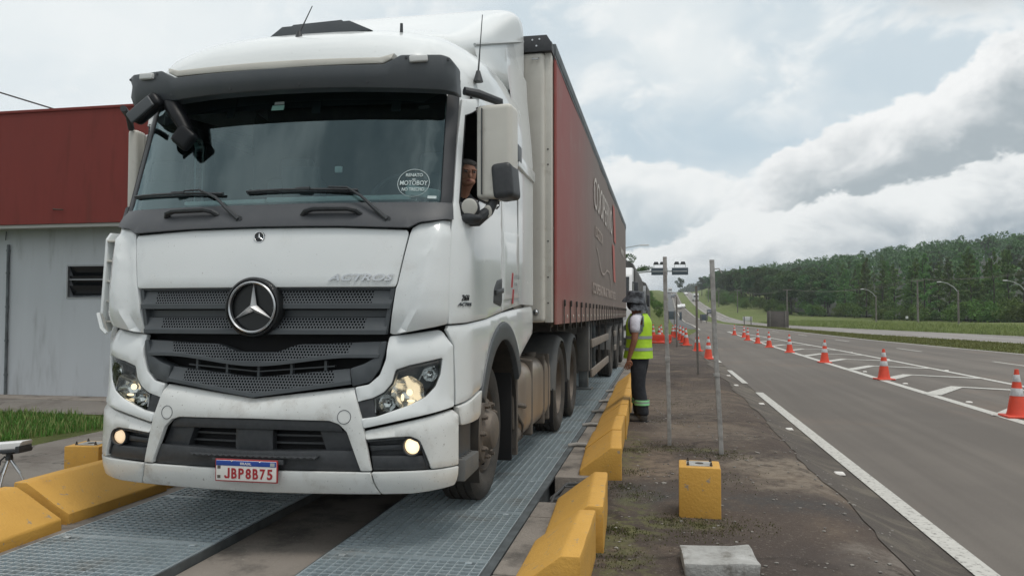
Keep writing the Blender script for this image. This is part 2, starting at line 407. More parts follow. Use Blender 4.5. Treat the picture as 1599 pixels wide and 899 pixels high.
def copytree(o, parent=None):
    c = o.copy(); col.objects.link(c)
    if parent is not None: c.parent = parent
    for ch in [x for x in o.children]: copytree(ch, c)
    return c
def textmesh(s, size=1., extrude=.001, bold=0., align='CENTER', sx=1., space=1., shear=0.):
    cu = bpy.data.curves.new('t', 'FONT'); cu.body = s; cu.size = size; cu.extrude = extrude; cu.offset = bold
    cu.align_x = align; cu.align_y = 'CENTER'; cu.resolution_u = 3; cu.space_character = space; cu.shear = shear
    o = bpy.data.objects.new('t', cu); col.objects.link(o)
    bpy.context.view_layer.update()
    dg = bpy.context.evaluated_depsgraph_get(); me = bpy.data.meshes.new_from_object(o.evaluated_get(dg))
    bpy.data.objects.remove(o); bpy.data.curves.remove(cu)
    for v in me.vertices: v.co.x *= sx
    me.materials.clear()
    return me
# cab skin: local frame: s lateral (+ = image right), y = world-ish depth - 4.45 kept as absolute Y here
YC=[(.20,4.40),(.27,4.33),(.36,4.27),(.5,4.255),(.75,4.265),(.95,4.29),(1.2,4.30),(1.55,4.30),(1.75,4.325),(1.9,4.355),(2.0,4.395),(2.1,4.45),(2.92,4.72),(3.3,4.82)]
def interp(T,x):
    if x<=T[0][0]: return T[0][1]
    for (a,b),(c,d) in zip(T,T[1:]):
        if x<=c: return b+(d-b)*(x-a)/(c-a)
    return T[-1][1]
W=[(.2,1.0),(1.95,1.0),(2.9,.99),(3.3,.98)]
K=.11; S1=.97; A1=S1*1.013
PH=math.atan(2*K*S1); RC=(1.25-S1)/(1-math.sin(PH)); B1=K*S1*S1
ARC=RC*(math.pi/2-PH)
RM=[(0,0),(1.04,1.04),(1.12,1.123),(1.16,1.166),(1.2,1.21),(1.28,1.295),(1.35,1.361),(1.45,1.426),(1.6,1.568)]
def sec(a):
    sg=1 if a>=0 else -1; a=interp(RM,abs(a)) if abs(a)<1.6 else abs(a)-.032
    if a<=A1:
        s=a/1.013; b=K*s*s
    elif a<=A1+ARC:
        t=PH+(a-A1)/RC
        s=S1+RC*(math.sin(t)-math.sin(PH)); b=B1+RC*(math.cos(PH)-math.cos(t))
    else:
        s=1.25; b=B1+RC*math.cos(PH)+(a-A1-ARC)
    return sg*s,b
def skin(a,z,off=0.):
    s,b=sec(a)
    e=1e-3
    s0,b0=sec(a-e);s1,b1=sec(a+e)
    tx,ty=s1-s0,b1-b0; l=math.hypot(tx,ty); nx,ny=ty/l,-tx/l   # outward
    k=min(1,max(0,(abs(a)-1.2)/.6)); k=k*k*(3-2*k)
    return (s*interp(W,z)+nx*off, interp(YC,z)*(1-k)+4.33*k+b+ny*off, z)
# ------------------------------------------------------------------ camera, world, light
cam = bpy.data.objects.new('camera', bpy.data.cameras.new('camera')); col.objects.link(cam); sc.camera = cam
cam.location = (0, 0, 1.4); cam.rotation_euler = (R(90 + 1.885), 0, R(10.91))
cam.data.sensor_width = 36; cam.data.lens = 1200 / 1599 * 36; cam.data.clip_end = 6000; cam.data.clip_start = .05
cam.data.shift_x = 0
w = bpy.data.worlds.new('World'); sc.world = w; t = NT(w)
SUN_EL, SUN_AZ = R(68), R(120)          # azimuth from +Y towards +X
tc = t.add('ShaderNodeTexCoord'); sx = t.add('ShaderNodeSeparateXYZ'); t.link(tc.outputs['Generated'], sx.inputs[0])
az = t.math('MULTIPLY', t.math('ARCTAN2', sx.outputs[0], sx.outputs[1]), 57.2958)
el = t.math('MULTIPLY', t.math('ARCSINE', sx.outputs[2]), 57.2958)
cmb = t.add('ShaderNodeCombineXYZ'); t.link(az, cmb.inputs[0]); t.link(t.math('MULTIPLY', el, 1.5), cmb.inputs[1])
V = cmb.outputs[0]
def fcurve(v, pts, lo=-60., hi=60., ylo=-10., yhi=40.):
    x = t.math('DIVIDE', t.math('SUBTRACT', v, lo), hi - lo, clamp=True)
    n = t.add('ShaderNodeFloatCurve'); c = n.mapping.curves[0]
    P = [((a - lo) / (hi - lo), (b - ylo) / (yhi - ylo)) for a, b in pts]
    c.points[0].location = P[0]; c.points[1].location = P[-1]
    for p in P[1:-1]: c.points.new(*p)
    n.mapping.update(); t.link(x, n.inputs[1])
    return t.math('MULTIPLY_ADD', n.outputs[0], yhi - ylo, ylo)
def mul(a, b): return t.math('MULTIPLY', a, b)
def addn(a, b): return t.math('ADD', a, b)
n_big = t.noise(V, .055, 4, .5); n_mid = t.noise(V, .16, 7, .58, .4); n_fine = t.noise(V, .45, 6, .6, .3)
n_puff = t.noise(V, .30, 8, .6, .2)
# thin overcast with brighter and greyer patches
base = t.mix(t.sstep(n_big, .40, .60), (.66, .76, .82), (.88, .93, .94))
base = t.mix(mul(t.sstep(n_mid, .46, .66), .8), base, (1.0, 1.02, 1.01))
# left part is nearly white, the middle has a bluish-grey hollow
lf = t.math('SUBTRACT', 1., t.sstep(addn(az, mul(n_mid, 14.)), -26., -2.))
base = t.mix(mul(lf, .7), base, (.92, .97, .98))
hol = mul(mul(t.sstep(az, -9., 0.), t.math('SUBTRACT', 1., t.sstep(az, 10., 19.))), mul(t.sstep(el, 8., 12.), t.math('SUBTRACT', 1., t.sstep(addn(el, mul(n_mid, 7.)), 15., 21.))))
base = t.mix(mul(hol, .8), base, (.54, .67, .76))
tr = mul(t.sstep(addn(az, mul(n_mid, 6.)), 17., 25.), t.sstep(addn(el, mul(n_mid, 4.)), 20., 24.))
base = t.mix(mul(tr, .8), base, (.28, .34, .37))
def bank(base, edge, thick, soft, bright, dark, namp, azlo=None, azhi=None, dl=.0):
    e = fcurve(az, edge)
    e = addn(e, mul(t.math('SUBTRACT', n_puff, .5), namp)); e = addn(e, mul(t.math('SUBTRACT', n_fine, .5), namp * .45))
    d = t.math('SUBTRACT', e, el)
    m = t.sstep(d, 0., soft)
    sh = t.sstep(addn(d, mul(t.math('SUBTRACT', n_mid, .5), thick * 1.7)), dl, thick)
    c = t.mix(sh, bright, dark)
    c = t.mix(mul(t.sstep(n_puff, .52, .72), .35), c, bright)
    if azlo: m = mul(m, t.sstep(az, *azlo))
    if azhi: m = mul(m, t.math('SUBTRACT', 1., t.sstep(az, *azhi)))
    return t.mix(m, base, c)
base = bank(base, [(-60, 5), (-12, 9), (-6, 10.5), (-3.7, 11.6), (0, 11.2), (3, 10.8), (6, 9.4), (9, 8.0), (60, 4)], 7., .7, (.98, 1.0, .99), (.52, .61, .66), 3.4, azlo=(-40, -8))
base = bank(base, [(-60, 3), (0, 4), (4, 8), (7.2, 10.6), (10.2, 12.4), (15.1, 14.0), (18.5, 14.8), (21, 16.9), (24, 17.6), (60, 20)], 5.5, .55, (1.02, 1.03, 1.02), (.44, .50, .53), 3.2, azlo=(3, 8), dl=.4)
base = bank(base, [(-60, 3.5), (-12, 4.6), (-1.4, 5.0), (.9, 5.6), (3.2, 6.8), (6.7, 7.4), (11.4, 8.2), (16.6, 8.8), (19.5, 9.7), (24, 10.0), (60, 9)], 6.2, .45, (.98, 1.0, .99), (.36, .43, .48), 2.8, dl=.6)
hz = t.math('SUBTRACT', 1., t.sstep(el, 0., 3.2)); base = t.mix(mul(hz, .6), base, (.45, .55, .61))
# below the horizon: dull ground tone
base = t.mix(t.math('SUBTRACT', 1., t.sstep(el, -2., 0.)), base, (.15, .15, .14))
# unseen sky shaped for the light: brighter overhead, contrasty clouds behind the camera
top = t.sstep(el, 25., 45.)
base = t.mix(top, base, t.mix(t.sstep(n_big, .35, .65), (.88, .94, .97), (1.30, 1.32, 1.30)))
bk = t.math('SUBTRACT', 1., t.sstep(t.math('ABSOLUTE', az), 60., 95.)); bk = t.math('SUBTRACT', 1., bk)
cl2 = t.noise(tc.outputs['Generated'], 2.6, 6, .6, .5)
bc = t.mix(t.sstep(cl2, .38, .60), (.42, .50, .54), (1.15, 1.17, 1.17))  # bright and dark patches added for the windscreen to reflect
base = t.mix(mul(mul(bk, t.sstep(el, 4., 14.)), .85), base, bc)
base = t.mix(mul(mul(bk, t.math('SUBTRACT', 1., t.sstep(el, 12., 30.))), .25), base, (.45, .52, .56))  # dims the low sky behind the camera to cut frontal light
sky = t.add('ShaderNodeTexSky'); sky.sky_type = 'NISHITA'; sky.sun_disc = False
sky.sun_elevation = SUN_EL; sky.sun_rotation = SUN_AZ; sky.altitude = 900
bg1 = t.n['Background']; t.link(sky.outputs[0], bg1.inputs[0]); bg1.inputs[1].default_value = .05
bg2 = t.add('ShaderNodeBackground'); t.link(base, bg2.inputs[0]); bg2.inputs[1].default_value = 1.0
mx = t.add('ShaderNodeMixShader'); mx.inputs[0].default_value = .93
t.link(bg1.outputs[0], mx.inputs[1]); t.link(bg2.outputs[0], mx.inputs[2]); t.link(mx.outputs[0], t.n['World Output'].inputs[0])
sl = bpy.data.lights.new('sun', 'SUN'); sl.energy = 1.5; sl.angle = R(18); sl.color = (1, .95, .88)
sun = bpy.data.objects.new('sun', sl); col.objects.link(sun)
dv = Vector((math.sin(SUN_AZ) * math.cos(SUN_EL), math.cos(SUN_AZ) * math.cos(SUN_EL), math.sin(SUN_EL)))
sun.rotation_euler = dv.to_track_quat('Z', 'Y').to_euler()
sc.view_settings.view_transform = 'Standard'; sc.view_settings.look = 'None'; sc.view_settings.exposure = 0; sc.view_settings.gamma = 1
sc.cycles.use_denoising = True; sc.cycles.max_bounces = 8; sc.cycles.transparent_max_bounces = 12

# ------------------------------------------------------------------ terrain
def sm(x, a, b):
    k = min(1, max(0, (x - a) / (b - a))); return k * k * (3 - 2 * k)
def itp(T, x):
    if x <= T[0][0]: return T[0][1]
    for (a, b), (c, d) in zip(T, T[1:]):
        if x <= c: return b + (d - b) * (x - a) / (c - a)
    return T[-1][1]
PROF = [(125, 0), (145, .05), (165, .3), (190, .8), (225, 2.0), (260, 3.3), (300, 4.9), (350, 7.2), (430, 11.4), (500, 15.0), (540, 16.3), (570, 16.2), (640, 13), (900, 0), (1400, -10)]
NL = [(-20, 1.95), (30, 1.95), (60, 2.3), (75, 3.6), (113, 4.3), (145, 4.3), (190, 4.4), (260, 4.7), (350, 5.6), (520, 6.8), (700, 8)]      # near carriageway left edge
NR = [(-20, 17.5), (20, 16.0), (35, 14.8), (51, 13.2), (79, 12.3), (113, 10.6), (145, 8.9), (190, 8.5), (260, 8.3), (350, 8.9), (520, 10.6), (700, 12)]
FL = [(-20, 25), (20, 22.5), (47, 19.8), (66, 16.2), (100, 13.4), (150, 11.6), (250, 12.0), (300, 12.5), (520, 14.5), (700, 16)]
FR = [(-20, 36), (40, 31.5), (69, 28.7), (87, 18.8), (110, 16.6), (160, 15.7), (250, 16.2), (360, 17.0), (520, 19.5), (700, 21)]
FR = [(-20, 35), (40, 30.5), (60, 26.5), (87, 21.5), (110, 18.0), (160, 15.9), (250, 16.2), (360, 17.0), (520, 19.5), (700, 21)]
FOR = [(0, 95), (60, 88), (100, 70), (139, 50), (195, 34), (280, 27), (400, 30), (540, 38), (700, 45)]    # forest edge
def terr(x, y):
    z = -.3 + .25 * (1 - sm(x, 1.15, 2.0))
    if y > 45: z -= .25 * (1 - sm(x, 1.15, 2.0)) * sm(y, 45, 60)
    z += itp(PROF, y)
    # cut bank on the left of the road
    nl = itp(NL, y)
    z += 5.2 * sm(nl - 2.2 - x, 0, 6.5) * sm(y, 62, 110) * (1 - .75 * sm(y, 300, 480))
    # forest hill on the right
    d = x - itp(FOR, y)
    z += 7.5 * sm(d, 2, 120) + 14 * sm(d, 10, 260) * sm(y, 40, 120)
    fr = itp(FR, y)
    z += .3 * sm(x - fr, 1.5, 8) + 3.2 * sm(x - fr, 2, 18) * sm(y, 190, 280)
    if y > 100: z += .35 * noise.noise(Vector((x * .05, y * .05, 0))) * sm(abs(x - 10), 12, 25)
    return z
YS = [-12 + i * 1.5 for i in range(0, 62)] + [82 + i * 6 for i in range(0, 60)] + [445 + 12 * i for i in range(0, 22)] + [730, 800, 900, 1100, 1400, 2000]
XS = sorted(set([round(v, 2) for v in [-.36, -.34, -900, -500, -250, -120, -80, -50, -35, -25, -20, -16, -13, -11, -9, -7.5, -6, -5, -4.5, -4.05, -4.0, -3.78, -3.76, -2.3, -.92, -.90, -.6, -.3, 0, .4, .8, 1.0, 1.15, 1.3, 1.45, 1.6, 1.75, 1.9, 2.05, 2.3, 3, 4, 5, 6.5, 8, 9.5, 11, 12.5, 14, 15.5, 17, 18.5, 20, 22, 24, 26, 28, 30, 33, 36, 40, 45, 50, 56, 62, 70, 78, 86, 95, 105, 120, 140, 160, 190, 220, 260, 310, 380, 480, 700, 1000]]))
YS = sorted(set([round(y, 2) for y in YS] + [-8.0, -7.98, 20.3, 20.32, 5.71, 5.73, 6.60, 6.62]))
def pit(x, y):
    if -.95 <= x <= -.35 and 5.7 < y < 6.63: return True
    return -3.77 <= x <= -.91 and -7.99 <= y <= 20.31
rows = [[(x, y, (terr(x, y) if not pit(x, y) else -.55)) for x in XS] for y in YS]
struct(MB().grid(rows).out('terrain', 'grass_ground', sharp=60))

def strip(name, xl, xr, ys, dz, m, nx=2, hole=None):
    rows = []
    for y in ys:
        a, b = (xl(y) if callable(xl) else xl), (xr(y) if callable(xr) else xr)
        rows.append([(a + (b - a) * i / nx, y, terr(a + (b - a) * i / nx, y) + dz) for i in range(nx + 1)])
    return MB().grid(rows).out(name, m, sharp=60)
def rng(a, b, st):
    n = max(1, int(round((b - a) / st))); return [a + (b - a) * i / n for i in range(n + 1)]
near = rng(-10, 60, 1.0)
struct(strip('apron', -.62, 1.72, rng(-10, 62, .8), .014, 'apron_asphalt', 14))
struct(strip('road_shoulder', lambda y: 1.42 + .22 * noise.noise(Vector((0, y * .55, 2))) + .06 * noise.noise(Vector((0, y * 2.7, 5))), 2.1, rng(-10, 75, .25), .020, 'shoulder', 6))
yd = MB()
for (x0, x1, y0, y1) in ((-6.75, -4.02, -8, 9.7), (-30, -4.02, 9.7, 24), (-4.06, -.6, 20.31, 62)):
    ny = rng(y0, y1, .8); nx = 8
    yd.grid([[(x0 + (x1 - x0) * i / nx, y, terr(x0 + (x1 - x0) * i / nx, y) + .006 + (.002 if y0 == 9.7 else 0)) for i in range(nx + 1)] for y in ny])
struct(yd.out('yard', 'yard_concrete', sharp=60))
ally = rng(-12, 80, 2) + rng(86, 640, 9)
struct(strip('road', lambda y: 2.0 if y < 58 else itp(NL, y) - .15 - 1.6 * sm(y, 90, 110) * 0, lambda y: itp(NR, y), ally, .026, 'road', 10))
struct(strip('far_road', lambda y: itp(FL, y), lambda y: itp(FR, y), ally, .012, 'road_concrete', 6))
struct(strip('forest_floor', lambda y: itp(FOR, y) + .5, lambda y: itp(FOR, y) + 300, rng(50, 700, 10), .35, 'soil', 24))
struct(strip('paved_verge', lambda y: itp(NL, y) - 2.4, lambda y: itp(NL, y) - .1, rng(84, 620, 9), .016, 'road_far', 2))

# painted markings
def ribbon(mb, pts, wd, dz=.031):
    L = []
    for i, (x, y) in enumerate(pts):
        a = pts[max(i - 1, 0)]; b = pts[min(i + 1, len(pts) - 1)]
        dx, dy = b[0] - a[0], b[1] - a[1]; l = math.hypot(dx, dy) or 1; nx, ny = -dy / l * wd / 2, dx / l * wd / 2
        L.append([(x + nx, y + ny, terr(x + nx, y + ny) + dz), (x - nx, y - ny, terr(x - nx, y - ny) + dz)])
    mb.grid(L)
mk = MB()
ribbon(mk, [(2.04, y) for y in rng(-6, 17, 1)], .16)
for a, b in ((19.1, 23.4), (27, 31)): ribbon(mk, [(1.98, y) for y in rng(a, b, 1)], .14)
ZL = lambda y: itp([(-6, 5.45), (20, 5.46), (45, 5.6), (73, 6.05)], y)
ZR = lambda y: itp([(-6, 8.4), (20, 8.15), (37, 7.94), (58, 7.2), (73, 6.15)], y)
ribbon(mk, [(ZL(y), y) for y in rng(-6, 73, 3)], .19); ribbon(mk, [(ZR(y), y) for y in rng(-6, 73, 3)], .18)
for y in (14.7, 18.1, 21.6, 25.2, 28.9, 32.7, 37, 42, 47.5, 53.5):
    a, b = ZL(y), ZR(y + .6)
    ribbon(mk, [(a, y - .9), (a + (b - a) * .42, y + 1.0), (b, y + .1)], .36, .036)
for y0 in (2, 14, 26, 36.4, 48.5, 60.5, 73): ribbon(mk, [((11.9 - .012 * y * 1.6 if y < 80 else 9), y) for y in rng(y0, y0 + 3.4, 1.1)], .12)
ribbon(mk, [(itp(NR, y) - .35, y) for y in ally], .14)
ribbon(mk, [(itp(NL, y) + .25, y) for y in rng(80, 620, 9)], .16)
ribbon(mk, [(itp(FL, y) + .4, y) for y in ally], .15); ribbon(mk, [(itp(FR, y) - .4, y) for y in ally], .15)
for y0 in range(10, 260, 12): ribbon(mk, [((itp(FL, y) + itp(FR, y)) / 2, y) for y in rng(y0, y0 + 4, 2)], .14)
struct(mk.out('road_marking', 'road_paint', sharp=60))

# weighbridge pit, slab and concrete beams
pb = MB()
pb.b2((-2.655, -8, -.5), (-1.945, 20.2, -.055))
struct(pb.out('pit_slab', 'concrete'))
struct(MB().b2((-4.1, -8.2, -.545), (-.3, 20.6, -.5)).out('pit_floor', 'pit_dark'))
cb = MB()
y = -7.9
while y < 20:
    y0_, y1_ = y, min(y + 1.19, 20.3)
    if y0_ < 5.72 < y1_: y1_ = 5.72
    if y0_ < 6.61 < y1_: y0_ = 6.61
    if not (5.72 <= y0_ < 6.6): cb.b2((-.90, y0_, -.5), (-.52, y1_, -.002), .012)
    y += 1.2
cb.b2((-.90, 5.72, -.5), (-.36, 6.61, -.20)); cb.b2((-4.02, -8, -.5), (-3.79, 20.3, -.012), .01)
struct(cb.out('edge_beam', 'concrete'))
struct(MB().b2((-3.78, 20.2, -.6), (-.9, 20.3, -.045)).b2((-3.78, -8.1, -.6), (-.9, -8, -.02)).out('pit_end', 'concrete'))

# steel gratings: crosswise bars and thin rods, one panel per metre
def grating(x0, x1, ly):
    root = thing('steel_grating', (x0, 0, 0), 'x', 'grating')
    b = MB(); n = int(ly / .055)
    for i in range(n):
        yy = .02 + i * (ly - .04) / (n - 1); b.b2((x0, yy - .0036, -.024), (x1, yy + .0036, 0))
    k = 19 if x1 - x0 > 1 else 17
    for i in range(1, k):
        xx = x0 + (x1 - x0) * i / k; b.b2((xx - .0024, .004, -.018), (xx + .0024, ly - .004, .0012))
    b.out('grating_bars', 'galvanised', root, sharp=20)
    f = MB()
    for xx in (x0, x1): f.b2((xx - .004, 0, -.04), (xx + .004, ly, .001))
    for yy in (.003, ly - .003): f.b2((x0 + .004, yy - .003, -.04), (x1 - .004, yy + .003, .0012))
    for xx in (x0 + .1, x1 - .1): f.box((xx, ly - .05, .003), (.04, .03, .006), .002)
    f.out('grating_frame', 'galvanised', root, sharp=20)
    return root
GY = [-1 + i * 1.06 for i in range(20)]
for side, (x0, x1) in enumerate(((-3.75, -2.68), (-1.92, -.965))):
    g0 = grating(x0, x1, 1.05)
    for i, yy in enumerate(GY):
        g = g0 if i == 0 else copytree(g0)
        g.location = (x0, yy, random.uniform(-.002, .002))
        nm = ['left', 'right'][side]
        g['label'] = 'galvanised steel grating panel of the %s wheel track of the weighbridge' % nm
        g['group'] = 'steel gratings of the %s wheel track' % nm
# channel irons along the tracks
ch = MB()
for xx in (-3.762, -2.668, -1.932): ch.b2((xx - .005, -1, -.45), (xx + .005, 20.2, -.004))
ch.b2((-.960, -1, -.45), (-.952, 20.2, .004)); ch.b2((-.952, -1, -.02), (-.905, 20.2, .0))
rehome(ch.out('channel_iron', 'steel_side'), 'long steel edge channels holding the weighbridge gratings', 'channel')
# ------------------------------------------------------------------ panels on the cab skin
TX = -2.42
def S(a, z, off=0.):
    s, y, zz = skin(a, z, off); return Vector((TX + s, y, zz))
def inpoly(p, P):
    x, y = p; c = False; n = len(P); j = n - 1
    for i in range(n):
        xi, yi = P[i]; xj, yj = P[j]
        if (yi > y) != (yj > y) and x < (xj - xi) * (y - yi) / (yj - yi) + xi: c = not c
        j = i
    return c
def segd(p, a, b):
    ax, ay = a; bx, by = b; dx, dy = bx - ax, by - ay; l2 = dx * dx + dy * dy
    t = 0 if l2 == 0 else max(0, min(1, ((p[0] - ax) * dx + (p[1] - ay) * dy) / l2))
    return math.hypot(p[0] - ax - dx * t, p[1] - ay - dy * t)
def roundp(P, r=.02, n=3):
    out = []
    for i in range(len(P)):
        a, b, c = Vector(P[i - 1]), Vector(P[i]), Vector(P[(i + 1) % len(P)])
        u, v = a - b, c - b; lu, lv = u.length, v.length
        rr = min(r, lu * .45, lv * .45)
        if rr < 1e-4: out.append(tuple(b)); continue
        p, q = b + u / lu * rr, b + v / lv * rr
        for k in range(n + 1):
            t = k / n; w_ = p * (1 - t) ** 2 + b * 2 * t * (1 - t) + q * t * t; out.append((w_.x, w_.y))
    return out
def resamp(P, st):
    out = []
    for i in range(len(P)):
        a, b = P[i], P[(i + 1) % len(P)]; l = math.hypot(b[0] - a[0], b[1] - a[1]); n = max(1, int(l / st + .5))
        for k in range(n): out.append((a[0] + (b[0] - a[0]) * k / n, a[1] + (b[1] - a[1]) * k / n))
    return out
def panel(mb, poly, off=0., th=.03, res=.05, bev=.006, holes=(), surf=S, offf=None, mi=0, rnd=0., back=False):
    loops = [roundp(poly, rnd) if rnd else poly] + [roundp(h, rnd) if rnd else h for h in holes]
    loops = [resamp(l, min(res, .05) * .8) for l in loops]
    segs = [(l[i], l[(i + 1) % len(l)]) for l in loops for i in range(len(l))]
    pts, edges = [], []
    for l in loops:
        b = len(pts); pts += l; edges += [(b + i, b + (i + 1) % len(l)) for i in range(len(l))]
    def ins(p): return inpoly(p, loops[0]) and not any(inpoly(p, h) for h in loops[1:])
    # inset rings so the rim can be rounded
    if bev > 0:
        for l in loops:
            n = len(l)
            for i in range(n):
                a, b, c = l[i - 1], l[i], l[(i + 1) % n]
                tx, ty = c[0] - a[0], c[1] - a[1]; q = math.hypot(tx, ty) or 1; nx, ny = -ty / q, tx / q
                for d in (bev * .3, bev):
                    for sg in (1, -1):
                        p = (b[0] + nx * d * sg, b[1] + ny * d * sg)
                        if ins(p) and min(segd(p, *e) for e in segs if abs(e[0][0] - p[0]) < .12 and abs(e[0][1] - p[1]) < .12 or True) > d * .8: pts.append(p)
    x0, x1 = min(p[0] for p in loops[0]), max(p[0] for p in loops[0]); y0, y1 = min(p[1] for p in loops[0]), max(p[1] for p in loops[0])
    nx, ny = max(1, int((x1 - x0) / res)), max(1, int((y1 - y0) / res))
    for i in range(nx + 1):
        for j in range(ny + 1):
            p = (x0 + (x1 - x0) * (i + .5 * (j % 2)) / nx, y0 + (y1 - y0) * j / ny)
            if ins(p) and min(segd(p, *e) for e in segs) > max(res * .45, bev * 1.4): pts.append(p)
    V, E_, F_, _, _, _ = delaunay_2d_cdt([Vector(p) for p in pts], edges, [], 0, 1e-6)
    bb = bmesh.new(); vs = []
    for v in V:
        p = (v.x, v.y); o = off + (offf(*p) if offf else 0)
        if bev > 0:
            d = min(segd(p, *e) for e in segs)
            if d < bev: o -= bev - math.sqrt(max(0, bev * bev - (bev - d) ** 2))
        vs.append(bb.verts.new(surf(p[0], p[1], o)))
    fl = []
    for f in F_:
        c = (sum(V[i].x for i in f) / 3, sum(V[i].y for i in f) / 3)
        if ins(c):
            try: fl.append(bb.faces.new([vs[i] for i in f]))
            except ValueError: pass
    lone = [v for v in bb.verts if not v.link_faces]
    bmesh.ops.delete(bb, geom=lone, context='VERTS')
    # orient outward: surface offset direction
    if fl:
        c = (x0 + x1) / 2, (y0 + y1) / 2; nrm = surf(c[0], c[1], .1) - surf(c[0], c[1], 0)
        f0 = bb.faces[:]
        tot = Vector((0, 0, 0))
        bmesh.ops.recalc_face_normals(bb, faces=f0)
        for f in bb.faces: f.normal_update(); tot += f.normal * f.calc_area()
        if tot.dot(nrm) < 0: bmesh.ops.reverse_faces(bb, faces=bb.faces[:])
    be = [e for e in bb.edges if len(e.link_faces) == 1]
    # rim: duplicate border vertices moved back along the surface normal
    inv = {}
    for v, o in zip(vs, V):
        if v.is_valid: inv[v] = (o.x, o.y)
    nv = {}
    for e in be:
        for v in e.verts:
            if v not in nv:
                p = inv[v]; nv[v] = bb.verts.new(surf(p[0], p[1], off + (offf(*p) if offf else 0) - th))
    for e in be:
        a, b = e.verts; f = e.link_faces[0]
        ls = [l for l in f.loops if l.edge == e][0]
        a, b = ls.vert, ls.link_loop_next.vert
        try: bb.faces.new((b, a, nv[a], nv[b]))
        except ValueError: pass
    mb._merge(bb, mi)
def mir(P): return [(-a, z) for a, z in P][::-1]
def sym(half): return half + [(-a, z) for a, z in half[::-1] if abs(a) > 1e-6]
class PB:
    def __init__(s): s.r, s.l = MB(), MB()
    def out(s, name, mats, parent, **k):
        pr, pl = parent if isinstance(parent, tuple) else (parent, parent)
        return s.r.out(name, mats, pr, **k), s.l.out(name, mats, pl, **k)
def both(mb, poly, **k):
    R_, L_ = (mb.r, mb.l) if isinstance(mb, PB) else (mb, mb)
    panel(R_, poly, **k); mb = L_
    k = dict(k)
    if 'holes' in k: k['holes'] = [mir(h) for h in k['holes']]
    if 'offf' in k and k['offf']:
        f = k['offf']; k['offf'] = lambda a, z, f=f: f(-a, z)
    panel(mb, mir(poly), **k)

truck = thing('truck', (TX, 6.5, 0), 'white cab-over truck with grey grille and round star emblem standing on the gratings', 'truck')
Wp, Wl, Gp, Bp = 'white_paint', 'white_paint_low', 'grey_plastic', 'black_plastic'

# hood with small badge and lettering
b = MB()
def hood_off(a, z): return .012 * sm(z, 1.55, 1.62)
panel(b, sym([(0, 1.925), (.5, 1.922), (.93, 1.905), (.938, 1.88), (.883, 1.575), (.872, 1.557), (0, 1.556)]), off=.006, rnd=.012, bev=.008, res=.07)
hood = b.out('hood', Wp, truck)
def skintext(txt, size, a0, z0, off, m, parent, name, **k):
    me = textmesh(txt, size, .003, **k)
    for v in me.vertices:
        x, y, zz = v.co; v.co = S(a0 + x, z0 + y, off + zz)
    return link(name, me, parent, (m,), sharp=30)
skintext('ACTROS', .056, .660, 1.613, .016, 'satin_silver', hood, 'lettering', sx=1.75, shear=.35, bold=.0012)
# badge: ring and three-pointed star
def star(mb, c_a, c_z, r, off, th, mi=0, wd=.14):
    P = S(c_a, c_z, off); bb = bmesh.new()
    cen = bb.verts.new(P + Vector((0, -th, 0))); cb_ = bb.verts.new(P)
    ring = []
    for k in range(6):
        t = math.pi / 2 + k * math.pi / 3; rr = r if k % 2 == 0 else r * wd
        ring.append(bb.verts.new(P + Vector((math.cos(t) * rr, 0, math.sin(t) * rr))))
    for k in range(6): bb.faces.new((cen, ring[(k + 1) % 6], ring[k])); bb.faces.new((cb_, ring[k], ring[(k + 1) % 6]))
    bmesh.ops.recalc_face_normals(bb, faces=bb.faces[:]); mb._merge(bb, mi)
def ringat(mb, a, z, off, R0, r0, mi=0, flat=1.):
    P = S(a, z, off); mb.tube([P + Vector((R0 * math.cos(t), 0, R0 * math.sin(t))) for t in [2 * math.pi * i / 48 for i in range(48)]], r0, 8, mi=mi, closed=True)
def disc(mb, a, z, off, r, th, mi=0, n=40):
    P = S(a, z, off); mb.cyl(P + Vector((0, th, 0)), P, r, r, n, mi=mi)
b = MB(); disc(b, 0, 1.868, .012, .034, .02, 1); ringat(b, 0, 1.868, .012, .032, .0035); star(b, 0, 1.868, .03, .014, .006, wd=.2)
b.out('badge', ('chrome', 'black_plastic'), hood)

# emblem
em = thing('emblem', tuple(S(0, 1.437, 0)), None, None); em.parent = truck; em.location = S(0, 1.437, 0) - truck.location
b = MB(); P0 = S(0, 1.437, .02)
b.lathe([(0.001, .05), (.181, .05), (.183, -.006), (.176, -.022), (.166, -.026), (.158, -.012), (.156, .01), (0.001, .012)][::-1], (P0.x, P0.y, P0.z), 'Y', 64)
b.out('emblem_bowl', 'emblem_black', em)
b = MB(); P0 = S(0, 1.437, .034); b.lathe([(.141, .01), (.143, -.012), (.150, -.018), (.157, -.012), (.159, .01)], (P0.x, P0.y, P0.z), 'Y', 64)
b.out('ring', 'satin_silver', em)
b = MB(); star(b, 0, 1.437, .146, .024, .034, wd=.17); b.out('star', 'star_silver', em, sharp=10)

# black backing behind every opening
b = MB(); panel(b, sym([(0, 1.93), (.93, 1.93), (1.14, 1.90), (1.19, 1.6), (1.19, .36), (0, .36)]), off=-.13, th=.02, bev=0, res=.1)
b.out('front_backing', 'gap_black', truck)

